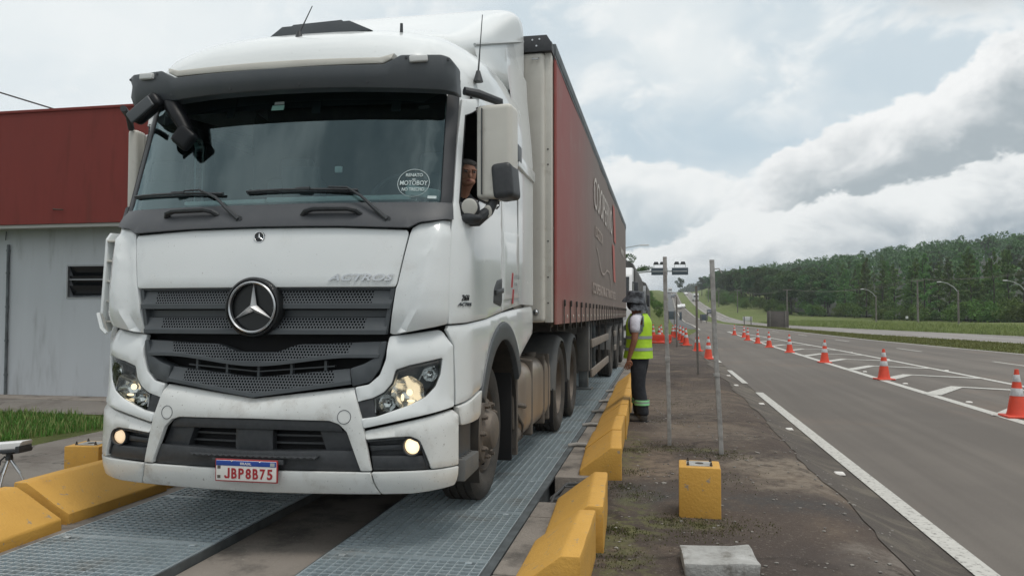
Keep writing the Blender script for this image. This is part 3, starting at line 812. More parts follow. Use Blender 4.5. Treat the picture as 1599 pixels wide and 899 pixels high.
# grille: frame and four perforated slats
grille = thing('grille', (TX, 4.35, 1.2), None, None); grille.parent = truck; grille.location = Vector((TX, 4.35, 1.2)) - truck.location
def slat_obj(*a, **k):
    # _merge overwrites indices, so build directly
    zt, zb, aT, aB, lip, perf = a[:6]; o1 = k.get('o1', -.035); o2 = k.get('o2', .004)
    N = 72; rows = []
    prof = [(0, -.085), (0, o1), (1, o2 - .008), (1.05, o2), (2, o2), (2, -.085)]
    for kind, o in prof:
        r = []
        for i in range(N + 1):
            t_ = -1 + 2 * i / N; T_, B_ = zt(abs(t_ * aT)), zb(abs(t_ * aB)); lz = B_ + lip
            if kind == 0: z = T_
            elif kind == 1: z = lz
            elif kind == 1.05: z = lz - .006
            else: z = B_
            f = (T_ - z) / max(1e-4, T_ - B_); r.append(S(t_ * (aT + (aB - aT) * f), z, o))
        rows.append(r)
    me_b = bmesh.new(); V = [[me_b.verts.new(p) for p in r] for r in rows]
    for ri, (A, C) in enumerate(zip(V, V[1:])):
        for i in range(N):
            f = me_b.faces.new((A[i], C[i], C[i + 1], A[i + 1]))
            tm = abs(-1 + 2 * (i + .5) / N) * aT
            f.material_index = 1 if (ri == 1 and tm < perf) else 0
    for s_ in (0, N): me_b.faces.new([V[r][s_] for r in range(len(rows))])
    bmesh.ops.recalc_face_normals(me_b, faces=me_b.faces[:])
    me = bpy.data.meshes.new('slat'); me_b.to_mesh(me); me_b.free()
    return link('slat', me, grille, ('grey_plastic', 'perforated_plastic'), sharp=25)
cst = lambda v: (lambda a: v)
slat_obj(cst(1.543), cst(1.428), .868, .845, .034, .745)
slat_obj(cst(1.375), cst(1.274), .836, .818, .030, .69)
z3t = lambda a: 1.171 - .008 + .05 * sm(a, .10, .30) + .017 * sm(a, .3, .82)
z3b = lambda a: 1.080 + .055 * sm(a, .0, .62) * 1.0
slat_obj(z3t, z3b, .815, .775, .024, .60, o1=-.03)
z4t = lambda a: 1.010 + .058 * a / .6
z4b = lambda a: .893 + .085 * a / .62
slat_obj(z4t, z4b, .60, .618, .026, .50, o1=-.03)
b = PB()
both(b, [(.873, 1.552), (.826, 1.275), (.80, 1.275), (.846, 1.552)], off=-.012, th=.07, bev=.003)         # side cheeks
both(b, [(.822, 1.232), (.815, 1.167), (.786, 1.066), (.728, .990), (.622, .964), (.606, 1.07), (.69, 1.098), (.765, 1.14), (.79, 1.232)], off=-.004, th=.08, bev=.006, rnd=.012)
b.out('grille_cheek', Gp, grille)
b = MB()
panel(b, sym([(0, 1.556), (.872, 1.556), (.872, 1.545), (0, 1.545)]), off=-.02, th=.06, bev=.0)
for z0 in (1.400,):
    panel(b, sym([(0, z0 + .02), (.85, z0 + .02), (.83, z0 - .022), (0, z0 - .022)]), off=-.055, th=.03, bev=0)
for a_ in (-.44, -.22, 0, .22, .44):
    panel(b, [(a_ - .008, 1.115 - .0 * abs(a_)), (a_ + .008, 1.115), (a_ + .008, 1.0), (a_ - .008, 1.0)], off=-.05, th=.03, bev=0)
panel(b, sym([(0, 1.048), (.5, 1.085), (.5, 1.078), (0, 1.041)]), off=-.048, th=.03, bev=0)
b.out('grille_frame', Gp, grille)

# bumper: centre panel, lower strip, corner pieces, dark lower intake
bump = thing('bumper', (TX, 4.4, .3), None, None); bump.parent = truck; bump.location = Vector((TX, 4.4, .3)) - truck.location
zc = lambda a: .886 + (abs(a) / .63) * .074
def off_c(a, z):
    d = zc(a) - z
    return .012 - .034 * (1 - sm(d, .005, .06)) - .010 * sm(z, .60, .50) * 0
b = MB()
panel(b, sym([(0, .884), (.632, .957), (.700, .753), (.757, .474), (.693, .474), (.605, .70), (.557, .745), (.499, .764), (0, .769)]), offf=off_c, rnd=.006, bev=.006, res=.045)
for a_ in (-.592, .587):
    b3_ = MB(); b3_.tube([S(a_ + .040 * math.cos(t), .788 + .040 * math.sin(t), .0128) for t in [2 * math.pi * i / 32 for i in range(32)]], .0020, 5, closed=True); b3_.out('tow_eye_cover', 'grey_plastic', bump)
b.out('bumper_panel', Wl, bump)
b = MB()
def off_s(a, z): return .016 - .012 * sm(z, .42, .38)
panel(b, sym([(0, .466), (.75, .466), (.766, .400), (.800, .331), (0, .325)]), offf=off_s, bev=.006, rnd=.004)
b.out('bumper_strip', Wl, bump); b = PB()
both(b, [(.757, .466), (1.272, .480), (1.262, .385), (1.245, .366), (1.125, .352), (.98, .335), (.807, .331), (.773, .40)], offf=off_s, bev=.006, rnd=.008)
b.out('bumper_end', Wl, bump)
b = PB()
hs = [(.640, .960), (.722, .976), (.787, 1.032), (.823, 1.128), (.829, 1.224), (.836, 1.262), (1.150, 1.300), (1.178, 1.290), (1.226, 1.203), (1.239, .838), (.706, .722)]
lens = [(.778, .79), (.754, .898), (.817, .932), (.861, .985), (.882, 1.064), (.965, 1.091), (1.158, 1.132), (1.147, 1.033), (1.118, .961), (1.06, .902), (.972, .857)]
inner = [(.650, .873), (.754, .898), (.778, .79), (.684, .777)]
hh = [(.650, .873), (.754, .898), (.817, .932), (.861, .985), (.882, 1.064), (.965, 1.091), (1.158, 1.132), (1.147, 1.033), (1.118, .961), (1.06, .902), (.972, .857), (.778, .79), (.684, .777)]
def off_h(a, z):
    return .004 - .50 * max(0, z - 1.175 - .03 * sm(a, .9, 1.2)) * (1 - .0 * sm(a, 1.12, 1.2)) + .012 * sm(z, .86, .80)
both(b, hs, offf=off_h, holes=[hh], bev=.006, rnd=.012, res=.045)
b.out('lamp_surround', Wp, bump)
b = PB()
fogp = [(.707, .704), (.96, .758), (1.240, .818), (1.270, .790), (1.274, .488), (.764, .474)]
fogh = [(.722, .654), (.90, .672), (.985, .676), (1.034, .652), (1.062, .59), (1.096, .50), (1.100, .4745), (.762, .4745)]
fogp2 = [(.707, .704), (.96, .758), (1.240, .818), (1.270, .790), (1.274, .488), (1.101, .483), (1.094, .51), (1.062, .59), (1.034, .652), (.985, .676), (.90, .672), (.722, .655)]
def off_f(a, z): return .014 - .02 * sm(z - (.704 + (a - .707) * .21), -.05, .0)
both(b, fogp2, offf=off_f, bev=.006, rnd=.012, res=.045)
b.out('bumper_corner', Wl, bump)
# dark intake and fog recess
b = MB()
intk = [(0, .764), (.499, .760), (.557, .741), (.603, .698), (.690, .472), (0, .472)]
panel(b, sym([(0, .766), (.50, .762), (.556, .742), (.575, .70), (0, .705)]), off=-.012, th=.06, bev=.004)
panel(b, sym([(0, .575), (.645, .590), (.690, .472), (0, .470)]), off=-.006, th=.08, bev=.006)
both(b, [(.42, .71), (.575, .71), (.605, .70), (.66, .575), (.47, .575)], off=-.045, th=.06, bev=.004)
panel(b, sym([(0, .715), (.125, .715), (.125, .575), (0, .575)]), off=-.04, th=.06, bev=.004)
for z_ in (.66, .615): panel(b, sym([(.0, z_ + .008), (.5, z_ + .008), (.5, z_ - .004), (0, z_ - .004)]), off=-.085, th=.02, bev=0)
panel(b, [(-.40, .558), (.44, .558), (.42, .54), (-.38, .54)], off=.03, th=.05, bev=.004)
b.out('intake', Bp, bump); b = PB()
both(b, [(.724, .652), (.985, .674), (1.032, .65), (1.060, .588), (1.097, .476), (.764, .476)], off=-.055, th=.02, bev=0)
both(b, [(.752, .560), (1.070, .562), (1.096, .480), (.764, .476)], off=-.006, th=.05, bev=.008)
both(b, [(.735, .618), (.93, .625), (.93, .592), (.745, .585)], off=-.020, th=.04, bev=.008)
both(b, [(.724, .654), (.985, .675), (1.034, .650), (1.062, .588), (1.092, .50), (1.078, .50), (1.05, .585), (1.024, .64), (.98, .660), (.727, .640)], off=.002, th=.06, bev=.003)
b.out('fog_lamp_recess', Bp, bump); b = PB()
both(b, [(.652, .871), (.752, .896), (.776, .792), (.686, .779)], off=-.010, th=.07, bev=.004)
b.out('lamp_inner_trim', Bp, bump)

# corner fairings
b = PB()
def al(z): return itp([(1.2, .865), (1.28, .885), (1.377, .958), (1.6, 1.0), (1.743, 1.022), (1.842, 1.046), (1.95, 1.09)], z)
def off_cf(a, z):
    return .002 + .034 * sm(a - al(z), -.012, .028) * (1 - .7 * sm(z, 1.885, 1.95)) - .30 * max(0, 1.392 + .0 * a - z) - .02 * sm(a, 1.1, 1.19)
both(b, [(.945, 1.881), (.957, 1.918), (.995, 1.944), (1.139, 1.972), (1.188, 1.972), (1.188, 1.334), (.868, 1.272), (.838, 1.277), (.878, 1.55), (.888, 1.575)], offf=off_cf, bev=.006, rnd=.012, res=.04)
b.out('corner_fairing', Wp, truck)

# cowl and A-pillars
b = MB()
def off_cw(a, z): return .004 + .012 * (1 - sm(z, 1.95, 2.0)) + .02 * sm(z, 2.10, 2.03)
panel(b, sym([(0, 2.083), (.6, 2.086), (1.10, 2.09), (1.178, 2.09), (1.188, 1.978), (1.139, 1.976), (.995, 1.950), (.938, 1.916), (.5, 1.929), (0, 1.932)]), offf=off_cw, bev=.005, res=.06)
b2_ = PB(); both(b2_, [(1.104, 2.086), (1.178, 2.088), (1.169, 2.46), (1.167, 2.95), (1.080, 2.95), (1.093, 2.457)], off=.004, th=.05, bev=.006); b2_.out('pillar', 'pillar_plastic', truck)
for a0, a1, z_ in ((-.722, -.325, 2.052), (.262, .63, 2.038)):
    pts = [S(a0, z_ - .035, .01), S(a0 + .03, z_ - .012, .05), S(a0 + .08, z_, .06), S(a1 - .08, z_, .06), S(a1 - .03, z_ - .012, .05), S(a1, z_ - .035, .01)]
    bg_ = MB(); bg_.tube(pts, .020, 8, flat=.8); bg_.out('grab_handle', Bp, truck)
b.out('cowl', 'cowl_plastic', truck)
# windscreen
b = MB(); panel(b, sym([(0, 2.084), (1.100, 2.087), (1.090, 2.457), (1.078, 2.95), (0, 2.97)]), off=-.004, th=.008, bev=0, res=.09)
ws = b.out('windscreen', 'windscreen_glass', truck)
b = MB()
P1 = S(.925, 2.225, .001)
c0, z0, r0 = .925, 2.213, .098
ringpts = [S(c0 + r0 * math.cos(t_), z0 + r0 * .92 * math.sin(t_), .0015) for t_ in [2 * math.pi * i / 40 for i in range(40)]]
b.tube(ringpts, .0022, 4, closed=True)
b.out('sticker_ring', 'sticker_white', ws)
for s_, z_, q, k in (('RENATO', 2.265, .030, .9), ('um', 2.238, .016, 1), ('MOTOBOY', 2.212, .042, .82), ('NO TRECHO', 2.170, .030, .80)):
    skintext(s_, q, c0, z_, .0015, 'sticker_white', ws, 'sticker_lettering', sx=k, bold=.0006)
b = MB()
panel(b, [(-.090, 2.802), (-.022, 2.802), (-.020, 2.783), (-.092, 2.783)], off=.001, th=.002, bev=0)
b.out('sticker', 'sticker_white', ws); b = MB()
panel(b, [(-.104, 2.777), (-.016, 2.777), (-.018, 2.742), (-.108, 2.742)], off=.001, th=.002, bev=0); b.out('sticker', 'sticker_mint', ws); b = MB()
panel(b, [(1.02, 2.13), (1.075, 2.13), (1.073, 2.112), (1.02, 2.112)], off=.001, th=.002, bev=0)
b.out('sticker', 'sticker_white', ws)
# wipers
def wiper(piv, elbow, tip0, tip1):
    b = MB()
    p0 = S(*piv, .02); b.cyl(S(*piv, -.01), S(*piv, .035), .026, .022, 14); q = S(*piv, .03)
    e0, e1 = S(elbow[0][0], elbow[0][1], .05), S(elbow[1][0], elbow[1][1], .045); e2 = S(elbow[2][0], elbow[2][1], .04)
    b.tube([q, (q + e0) / 2 + Vector((0, -.01, 0)), e0, e1, e2], [.016, .013, .009, .007, .006], 8)
    m_ = [tip0[0] * (1 - k) + tip1[0] * k for k in (0, .5, 1)]; n_ = [tip0[1] * (1 - k) + tip1[1] * k for k in (0, .5, 1)]
    b.tube([S(tip0[0] + (tip1[0] - tip0[0]) * k, tip0[1] + (tip1[1] - tip0[1]) * k + .008 * math.sin(math.pi * k), .018) for k in [i / 10 for i in range(11)]], .009, 6)
    b.tube([S(tip0[0] + (tip1[0] - tip0[0]) * k, tip0[1] + (tip1[1] - tip0[1]) * k - .012 + .006 * math.sin(math.pi * k), .006) for k in [i / 10 for i in range(11)]], .005, 4)
    b.box(S((tip0[0] + tip1[0]) / 2 + .02, (tip0[1] + tip1[1]) / 2 + .01, .028), (.09, .02, .022), .005)
    b.out('wiper', Bp, truck)
wiper((-.157, 1.985), [(-.36, 2.14), (-.50, 2.195), (-.62, 2.195)], (-1.07, 2.185), (-.33, 2.165))
wiper((.80, 1.970), [(.62, 2.12), (.52, 2.18), (.40, 2.185)], (-.16, 2.172), (.585, 2.165))

# headlights and fog lamps
def headlight(sg, hot):
    hl = thing('headlight', tuple(S(sg * .96, .92, -.05)), None, None); hl.parent = truck; hl.location = S(sg * .96, .92, -.05) - truck.location
    f = (lambda P: P) if sg > 0 else mir
    b = MB(); panel(b, f(lens), off=-.095, th=.01, bev=0, res=.04, mi=0)
    # reflector cups
    def cup(a, z, r, d0, mi):
        P = S(sg * a, z, -.02); n = 28; rows = []
        nrm = (S(sg * a, z, .1) - S(sg * a, z, 0)).normalized(); nrm = (nrm + Vector((0, -1.2, 0))).normalized()
        u = Vector((1, 0, 0)) - nrm * nrm.x; u.normalize(); v = nrm.cross(u)
        for k in range(7):
            q = k / 6; rr = r * (.16 + .84 * q); dd = -d0 * (1 - q ** 2)
            rows.append([P + nrm * dd + (u * math.cos(2 * math.pi * i / n) + v * math.sin(2 * math.pi * i / n)) * rr * (1 + (.05 if (i // 2) % 2 and k > 1 else 0)) for i in range(n)])
        b.grid(rows, mi=mi, close=True); return P, nrm
    P, nr = cup(.955, .925, .098, .07, 1); cup(1.088, 1.038, .045, .04, 1); cup(.835, .865, .05, .03, 1)
    b.out('reflector', ('black_plastic', 'reflector'), hl, sharp=20)
    b = MB(); b.sph(P - nr * .045, .020, 16, scale=(1, .8, 1)); b.sph(P - nr * .03 + Vector((sg * .012, 0, -.05)), .012, 12, scale=(2.2, .5, .7))
    if sg > 0: b.sph(P - nr * .025 + Vector((-.04, 0, -.03)), .010, 10, scale=(1, .5, 2.2))
    b.out('bulb', 'bulb_lit', hl)
    b = MB(); panel(b, f(lens), off=-.004, th=.012, bev=.004, res=.05); b.out('lens', 'lamp_glass', hl)
    # trim line inside the lens
    b = MB()
    pts = [(.770, .812), (.765, .888), (.822, .918), (.872, .975), (.895, 1.050), (.97, 1.074), (1.140, 1.110)]
    b.tube([S(sg * a, z, -.014) for a, z in pts], .009, 6, flat=.6)
    b.tube([S(sg * a, z, -.030) for a, z in [(1.02, 1.0), (1.05, 1.06), (1.12, 1.08)]], .006, 6)
    b.out('lamp_trim', 'satin_silver', hl)
headlight(1, True); headlight(-1, False)
for sg, mt_ in ((1, 'lamp_hot'), (-1, 'lamp_lit_dim')):
    fl = thing('fog_lamp', tuple(S(sg * .99, .617, -.03)), None, None); fl.parent = truck; fl.location = S(sg * .99, .617, -.03) - truck.location
    P = S(sg * .99, .617, -.008); b = MB()
    b.lathe([(.056, .05), (.060, 0), (.056, -.012), (.049, -.010), (.047, .02)], tuple(P), 'Y', 32); b.out('bezel', Bp, fl)
    b = MB(); b.sph(P + Vector((0, .016, 0)), .048, 24, scale=(1, .35, 1)); b.out('lens', mt_, fl)

# number plate
np_ = thing('number_plate', tuple(S(0, .40, .04)), None, None); np_.parent = truck; np_.location = S(0, .40, .04) - truck.location
py = S(0, .466, 0).y - .040; tl = Matrix.Rotation(0, 4, 'X')
b = MB(); b.box((TX, py, .466), (.404, .010, .134), .006); b.out('plate_rim', 'plate_red', np_)
b = MB(); b.box((TX, py - .003, .466), (.390, .010, .120), .004); b.out('plate_face', 'plate_white', np_)
b = MB(); b.box((TX, py - .006, .509), (.388, .008, .030), .002); b.box((TX, py + .03, .52), (.46, .05, .03), .004, mi=1); b.out('plate_band', ('plate_blue', Bp), np_)
def ytext(s_, size, x, y, z, m_, parent, name, **k):
    me = textmesh(s_, size, .0012, **k)
    for v in me.vertices: v.co = Vector((x + v.co.x, y - v.co.z, z + v.co.y))
    return link(name, me, parent, (m_,), sharp=30)
for k, ch_ in enumerate('JBP8B75'):
    xc = TX - .1215 + .0460 * k; w_, h_ = .0345, .062
    if ch_ == 'J':
        b = MB(); y_ = py - .0090
        b.prism([(xc + .004, .481), (xc + .017, .481), (xc + .017, .427), (xc + .010, .419), (xc - .011, .419), (xc - .018, .427), (xc - .018, .437), (xc - .007, .437), (xc - .007, .431), (xc + .004, .431)], y_, y_ + .002, 'Y')
        b.out('plate_letter', 'plate_red', np_); continue
    me = textmesh(ch_, .08, .0012, bold=.0022)
    xs = [v.co.x for v in me.vertices]; zs = [v.co.y for v in me.vertices]; x0_, x1_, z0_, z1_ = min(xs), max(xs), min(zs), max(zs)
    for v in me.vertices: v.co = Vector((xc - w_ / 2 + (v.co.x - x0_) / (x1_ - x0_) * w_, py - .0095 - v.co.z, .419 + (v.co.y - z0_) / (z1_ - z0_) * h_))
    link('plate_letter', me, np_, ('plate_red',), sharp=30)
ytext('BRASIL', .020, TX, py - .0112, .508, 'plate_white', np_, 'plate_lettering', sx=1.2)
for z_ in (.484, .428): MB().box((TX - .175, py - .0088, z_), (.020, .002, .018), 0).out('plate_mark', 'dust_brown', np_)
MB().box((TX + .172, py - .0112, .509), (.028, .002, .020), 0).out('flag_mark', 'lamp_grey', np_)
for x_ in (-.09, .09): MB().sph((TX + x_, py - .011, .5215), .005, 8).out('screw', 'chrome', np_)

# visor and marker lamps
def SV(a, z, off=0.): return Vector((TX + a, 4.46 + .11 * a * a + .10 * max(0, 2.88 - z) * 0 - off + .35 * max(0, abs(a) - 1.08) + 2.2 * max(0, abs(a) - 1.13) + .03 * sm(z, 2.9, 2.82), z))
visor = MB()
panel(visor, sym([(0, 2.955), (.727, 2.957), (.783, 2.985), (.834, 3.015), (1.085, 3.019), (1.13, 3.008), (1.155, 2.972), (1.155, 2.80), (.95, 2.808), (.5, 2.822), (0, 2.825)]), surf=SV, th=.10, bev=.010, res=.06, rnd=.012)
for a_, z_ in ((.18, 2.85), (-.3, 2.85), (.62, 2.85), (-.76, 2.85), (.87, 2.995), (1.12, 2.99), (-.87, 2.995), (-1.12, 2.99), (-1.1, 2.84)):
    visor.cyl(SV(a_, z_, -.01), SV(a_, z_, .004), .009, .009, 10, mi=1)
visor = visor.out('sun_visor', (Gp, Bp), truck)
for sg in (1, -1):
    b = MB(); b.box(SV(sg * .95, 2.985, .012), (.115, .03, .042), .012, rot=(0, R(-4 * sg), R(12 * sg)), seg=3)
    b.out('marker_lamp', 'marker_white', visor)
# roof
def zsup(u, n=4.5):
    c, s_ = math.cos(u), math.sin(u); return math.copysign(abs(c) ** (2 / n), c), abs(s_) ** (2 / n)
b = MB()
RF = [(4.56, 2.955, 2.78, 1.06), (4.575, 3.06, 2.78, 1.09), (4.62, 3.14, 2.78, 1.12), (4.70, 3.225, 2.79, 1.15), (4.82, 3.30, 2.79, 1.185), (5.0, 3.375, 2.8, 1.21), (5.2, 3.435, 2.8, 1.235), (5.45, 3.48, 2.8, 1.25), (5.8, 3.52, 2.8, 1.255), (6.2, 3.55, 2.8, 1.255), (6.40, 3.55, 2.8, 1.255), (6.42, 3.40, 2.8, 1.1)]
rows = []
for (y0, zt_, zb_, hw) in RF:
    r = []
    nn = 3.3 if y0 < 5 else 3.5
    for i in range(49):
        u = math.pi * i / 48; cx_, cz_ = zsup(u, nn); x_ = cx_ * hw
        fade = max(0., 1 - (y0 - 4.56) / 1.2)
        r.append((TX + x_, y0 + (.11 * x_ * x_ + .16 * sm(abs(x_), .9, 1.1)) * (.3 + .7 * fade), zb_ + (zt_ - zb_) * cz_))
    rows.append(r)
b.grid(rows).recalc()
roof = b.out('roof', Wp, truck, sharp=50)
b = MB()   # pale lip above the visor
panel(b, sym([(0, 3.005), (.70, 3.005), (.79, 3.03), (.78, 2.995), (.72, 2.965), (0, 2.955)]), surf=SV, off=-.012, th=.09, bev=.008)
b.out('roof_lip', 'cream_paint', roof)
# hatch of the roof
b = MB(); b.prism([(TX - .30, 3.315), (TX - .17, 3.405), (TX + .33, 3.415), (TX + .50, 3.335)], 4.92, 5.45, 'Y', bev=.012); b.prism([(TX - .14, 3.395), (TX - .10, 3.425), (TX + .26, 3.435), (TX + .30, 3.40)], 4.95, 5.4, 'Y', bev=.006)
b.out('roof_hatch', Gp, roof)
# aerials
for (x_, y_, z_, tx_, tz_, tall) in ((.03, 4.78, 3.26, .075, .20, 1), (.68, 5.0, 3.35, 0, .03, 0), (1.20, 5.10, 3.02, 0.02, .42, 1)):
    b = MB(); b.cyl((TX + x_, y_, z_ - .03), (TX + x_, y_, z_ + .045), .036 if tall else .012, .014 if tall else .010, 12)
    if tall: b.tube([(TX + x_, y_, z_ + .03), (TX + x_ + tx_ * .5, y_ + .02, z_ + .03 + tz_ * .5), (TX + x_ + tx_, y_ + .04, z_ + .03 + tz_)], [.007, .004, .003], 6)
    b.out('aerial', Bp, truck)
# air deflector on the roof
b = MB(); rows = []
for (y0, zt_, zb_, hw) in [(5.05, 3.22, 3.15, .45), (5.10, 3.40, 3.15, .62), (5.35, 3.475, 3.15, .78), (5.7, 3.60, 3.15, .92), (6.0, 3.74, 3.2, 1.0), (6.3, 3.90, 3.2, 1.05), (6.6, 4.07, 3.2, 1.085), (6.85, 4.20, 3.3, 1.125), (6.98, 4.25, 3.3, 1.145), (7.10, 4.265, 3.3, 1.16), (7.13, 4.245, 3.3, 1.16), (7.13, 4.0, 3.3, 1.0)]:
    rows.append([(TX + zsup(math.pi * i / 40, 7 + 7 * sm(y0, 6, 7))[0] * hw, y0, zb_ + (zt_ - zb_) * zsup(math.pi * i / 40, 7 + 7 * sm(y0, 6, 7))[1] - .06 * sm(-zsup(math.pi * i / 40, 7)[0], .55, 1.0)) for i in range(41)])
b.grid(rows).recalc(); dfl = b.out('roof_deflector', Wp, truck, sharp=50)
for sg in (1, -1):
    b = MB(); rows = []
    for k in range(9):                       # lower side skirt of the deflector, a little inside its lip
        q = k / 8; yb = 5.80 + 1.34 * q; zt_ = 3.50 + (3.98 - 3.50) * q; xt_ = 1.0 + .145 * q ** .7
        rows.append([(TX + sg * (xt_ + (1.20 - xt_) * (1 - m_ / 5) ** 1.5), yb, 3.1 + (zt_ - 3.1) * m_ / 5) for m_ in range(6)])
    b.grid(rows); b.tube([(TX + sg * (1.004 + .146 * (q / 10) ** .7), 5.80 + 1.34 * q / 10, 3.505 + .48 * q / 10) for q in range(11)], .013, 6, mi=1)
    b.out('deflector_skirt', (Wp, 'lamp_grey'), dfl)
    b = MB(); rows = []
    for k in range(12):
        q = k / 11; z_ = 1.475 + q * 2.10; x_ = 1.252 - .055 * sm(z_, 2.7, 3.6)
        rows.append([(TX + sg * x_, 6.34 - .25 * sm(z_, 2.8, 3.4), z_), (TX + sg * x_, 7.10 - .04 * sm(z_, 2.8, 3.6), z_), (TX + sg * (x_ - .03), 7.115 - .04 * sm(z_, 2.8, 3.6), z_)])
    b.grid(rows); b.b2((TX + sg * 1.235, 6.25, 2.62), (TX + sg * 1.275, 7.10, 2.72), .012)
    b.b2((TX + sg * 1.235, 6.20, 2.66), (TX + sg * 1.276, 6.38, 2.80), .008, mi=1)
    b.out('side_extender', (Wp, Gp), truck, sharp=50)


# doors (skin 'a' on the side is world depth minus 3.283)
b = PB()
dpoly = [(1.193, 1.975), (1.193, 1.334), (1.87, 1.366), (2.40, 1.412), (2.40, 2.2), (2.44, 2.70), (2.38, 2.86), (1.6, 2.86), (1.30, 2.835), (1.186, 2.82), (1.176, 2.46), (1.184, 2.09)]
wpoly = [(1.225, 2.70), (1.32, 2.745), (1.6, 2.775), (2.26, 2.79), (2.30, 2.74), (2.30, 2.20), (2.22, 2.17), (1.62, 2.15), (1.42, 2.05), (1.26, 2.02), (1.232, 2.10)]
both(b, dpoly, off=0, th=.05, holes=[wpoly], bev=.006, rnd=.012, res=.06)
doorb = b.out('door', Wp, truck)
b = PB(); both(b, dpoly, off=-.06, th=.004, holes=[wpoly], bev=0, res=.12)
both(b, [(1.35, 2.86), (1.30, 2.80), (2.4, 2.83), (3.1, 2.83), (3.1, 1.35), (2.40, 1.35), (2.4, 2.9), (3.1, 3.0)], off=-.05, th=.004, bev=0, res=.2)
b.out('cab_lining', 'interior', truck)
b = PB(); both(b, [(1.215, 2.705), (1.32, 2.752), (1.6, 2.782), (2.27, 2.797), (2.31, 2.745), (2.31, 2.195), (2.22, 2.162), (1.62, 2.142), (1.42, 2.042), (1.255, 2.01), (1.222, 2.10)], off=.004, th=.04, bev=.003, holes=[wpoly]); b.out('window_seal', 'gap_black', doorb)
b = MB(); panel(b, mir(wpoly), off=-.01, th=.006, bev=0, res=.15); b.out('side_window', 'windscreen_glass', doorb[1])
b = PB(); both(b, [(2.075, 1.475), (2.10, 1.58), (2.20, 1.64), (2.375, 1.66), (2.375, 1.49), (2.33, 1.45)], off=.004, th=.03, bev=.004, rnd=.015)
both(b, [(2.10, 1.565), (2.38, 1.59), (2.38, 1.555), (2.11, 1.53)], off=.026, th=.03, bev=.008)
b.out('handle', Bp, doorb)
def sidetext(s_, size, y, z, m_, parent, **k):
    x_ = TX + 1.2515
    me = textmesh(s_, size, .001, **k)
    for v in me.vertices: v.co = Vector((x_ + v.co.z, y + v.co.x, z + v.co.y))
    return link('door_lettering', me, parent, (m_,), sharp=30)
skintext('2651', .050, 1.34, 1.495, .003, 'gap_black', doorb[0], 'door_lettering', sx=1.0, shear=.3)
skintext('ACTROS', .030, 1.345, 1.455, .003, 'grey_plastic', doorb[0], 'door_lettering', sx=1.5, shear=.4)
# rear cab side with locker lid, sill, wheel-arch trim
b = PB(); both(b, [(2.412, 1.415), (2.412, 2.18), (2.45, 2.70), (2.42, 2.88), (3.14, 2.90), (3.14, 1.47)], off=0, th=.04, bev=.005, res=.1)
b.out('cab_side', Wp, truck)
b = PB(); both(b, [(2.43, 1.50), (2.43, 2.02), (3.08, 2.06), (3.08, 1.53)], off=.006, th=.012, bev=.004, res=.15); lk = b.out('locker_lid', Wp, truck)[0]
b = MB()
for (y0, z0) in ((6.02, 1.665), (6.05, 1.535)):
    b.prism([(y0 - .02, z0 - .06), (y0 + .035, z0 - .058), (y0 + .075, z0 + .06), (y0 + .02, z0 + .058)], TX + 1.2565, TX + 1.259, 'X')
b.out('logo_slash', 'plate_red', lk)
for s_, z_, q in (('COOPERNO', 1.70, .050), ('LOGÍSTICA', 1.64, .034)):
    me = textmesh(s_, q, .001, align='LEFT')
    for v in me.vertices: v.co = Vector((TX + 1.2575 + v.co.z, 6.13 + v.co.x * .9, z_ + v.co.y))
    link('locker_lettering', me, lk, ('lamp_grey',), sharp=30)
b = PB()
AC, AZ = 2.45, .50
def arc(r, t0, t1, n): return [(AC + r * math.cos(R(t0 + (t1 - t0) * i / n)), AZ + r * math.sin(R(t0 + (t1 - t0) * i / n))) for i in range(n + 1)]
sill = [(1.186, 1.298), (1.20, 1.325), (1.87, 1.358), (2.4, 1.402), (2.8, 1.425), (3.80, 1.468), (3.80, 1.22), (3.22, 1.06)] + arc(.835, 38, 150, 16) + [(1.70, .905), (1.255, .845), (1.232, 1.203)]
def off_sill(a, z): return .002 + .0 * a - .35 * max(0, z - 1.25 - .06 * (a - 1.2)) * .5
both(b, sill, offf=off_sill, bev=.006, res=.06)
b.out('sill', Wp, truck)
b = PB(); both(b, [(1.262, .834), (1.705, .892), (1.668, .735), (1.60, .715), (1.300, .718)], off=.010, th=.04, bev=.008, rnd=.012); b.out('lower_sill', Wl, truck)
b = PB()
both(b, arc(.833, 30, 155, 20) + arc(.70, 155, 30, 20), off=.012, th=.05, bev=.008)
both(b, [(1.29, .72), (1.66, .71), (1.66, .45), (1.284, .45)], off=-.06, th=.02, bev=0)
b.out('arch_trim', Gp, truck)
for sg in (1, -1):
    b = MB(); b.prism([(4.58, .375), (4.60, .505), (4.95, .50), (4.95, .385)], TX + sg * 1.245, TX + sg * .95, 'X', bev=.01)
    for k in range(5): b.b2((TX + sg * 1.21, 4.64 + k * .06, .505), (TX + sg * 1.02, 4.655 + k * .06, .511))
    b.b2((TX + sg * 1.0, 4.6, .38), (TX + sg * .98, 4.97, 1.0))
    b.out('cab_step', 'dusty_plastic', truck)
for sg in (1, -1):   # inner wheel housings, floor
    b = MB()
    rows = [[(TX + sg * x_, 5.733 + .70 * math.cos(R(t_)), .50 + .70 * math.sin(R(t_))) for t_ in range(-20, 201, 10)] for x_ in (1.22, .72)]
    b.grid(rows); b.out('wheel_housing', 'frame_dark', truck)
b = MB()
b.b2((TX - .72, 4.6, .55), (TX + .72, 6.4, 1.30)); b.b2((TX - 1.19, 4.62, 1.24), (TX + 1.19, 6.38, 1.33)); b.b2((TX - 1.2, 6.36, 1.3), (TX + 1.2, 6.40, 3.3))
b.b2((TX - .9, 4.5, .35), (TX + .9, 4.9, .42))
b.out('cab_floor', 'frame_dark', truck)
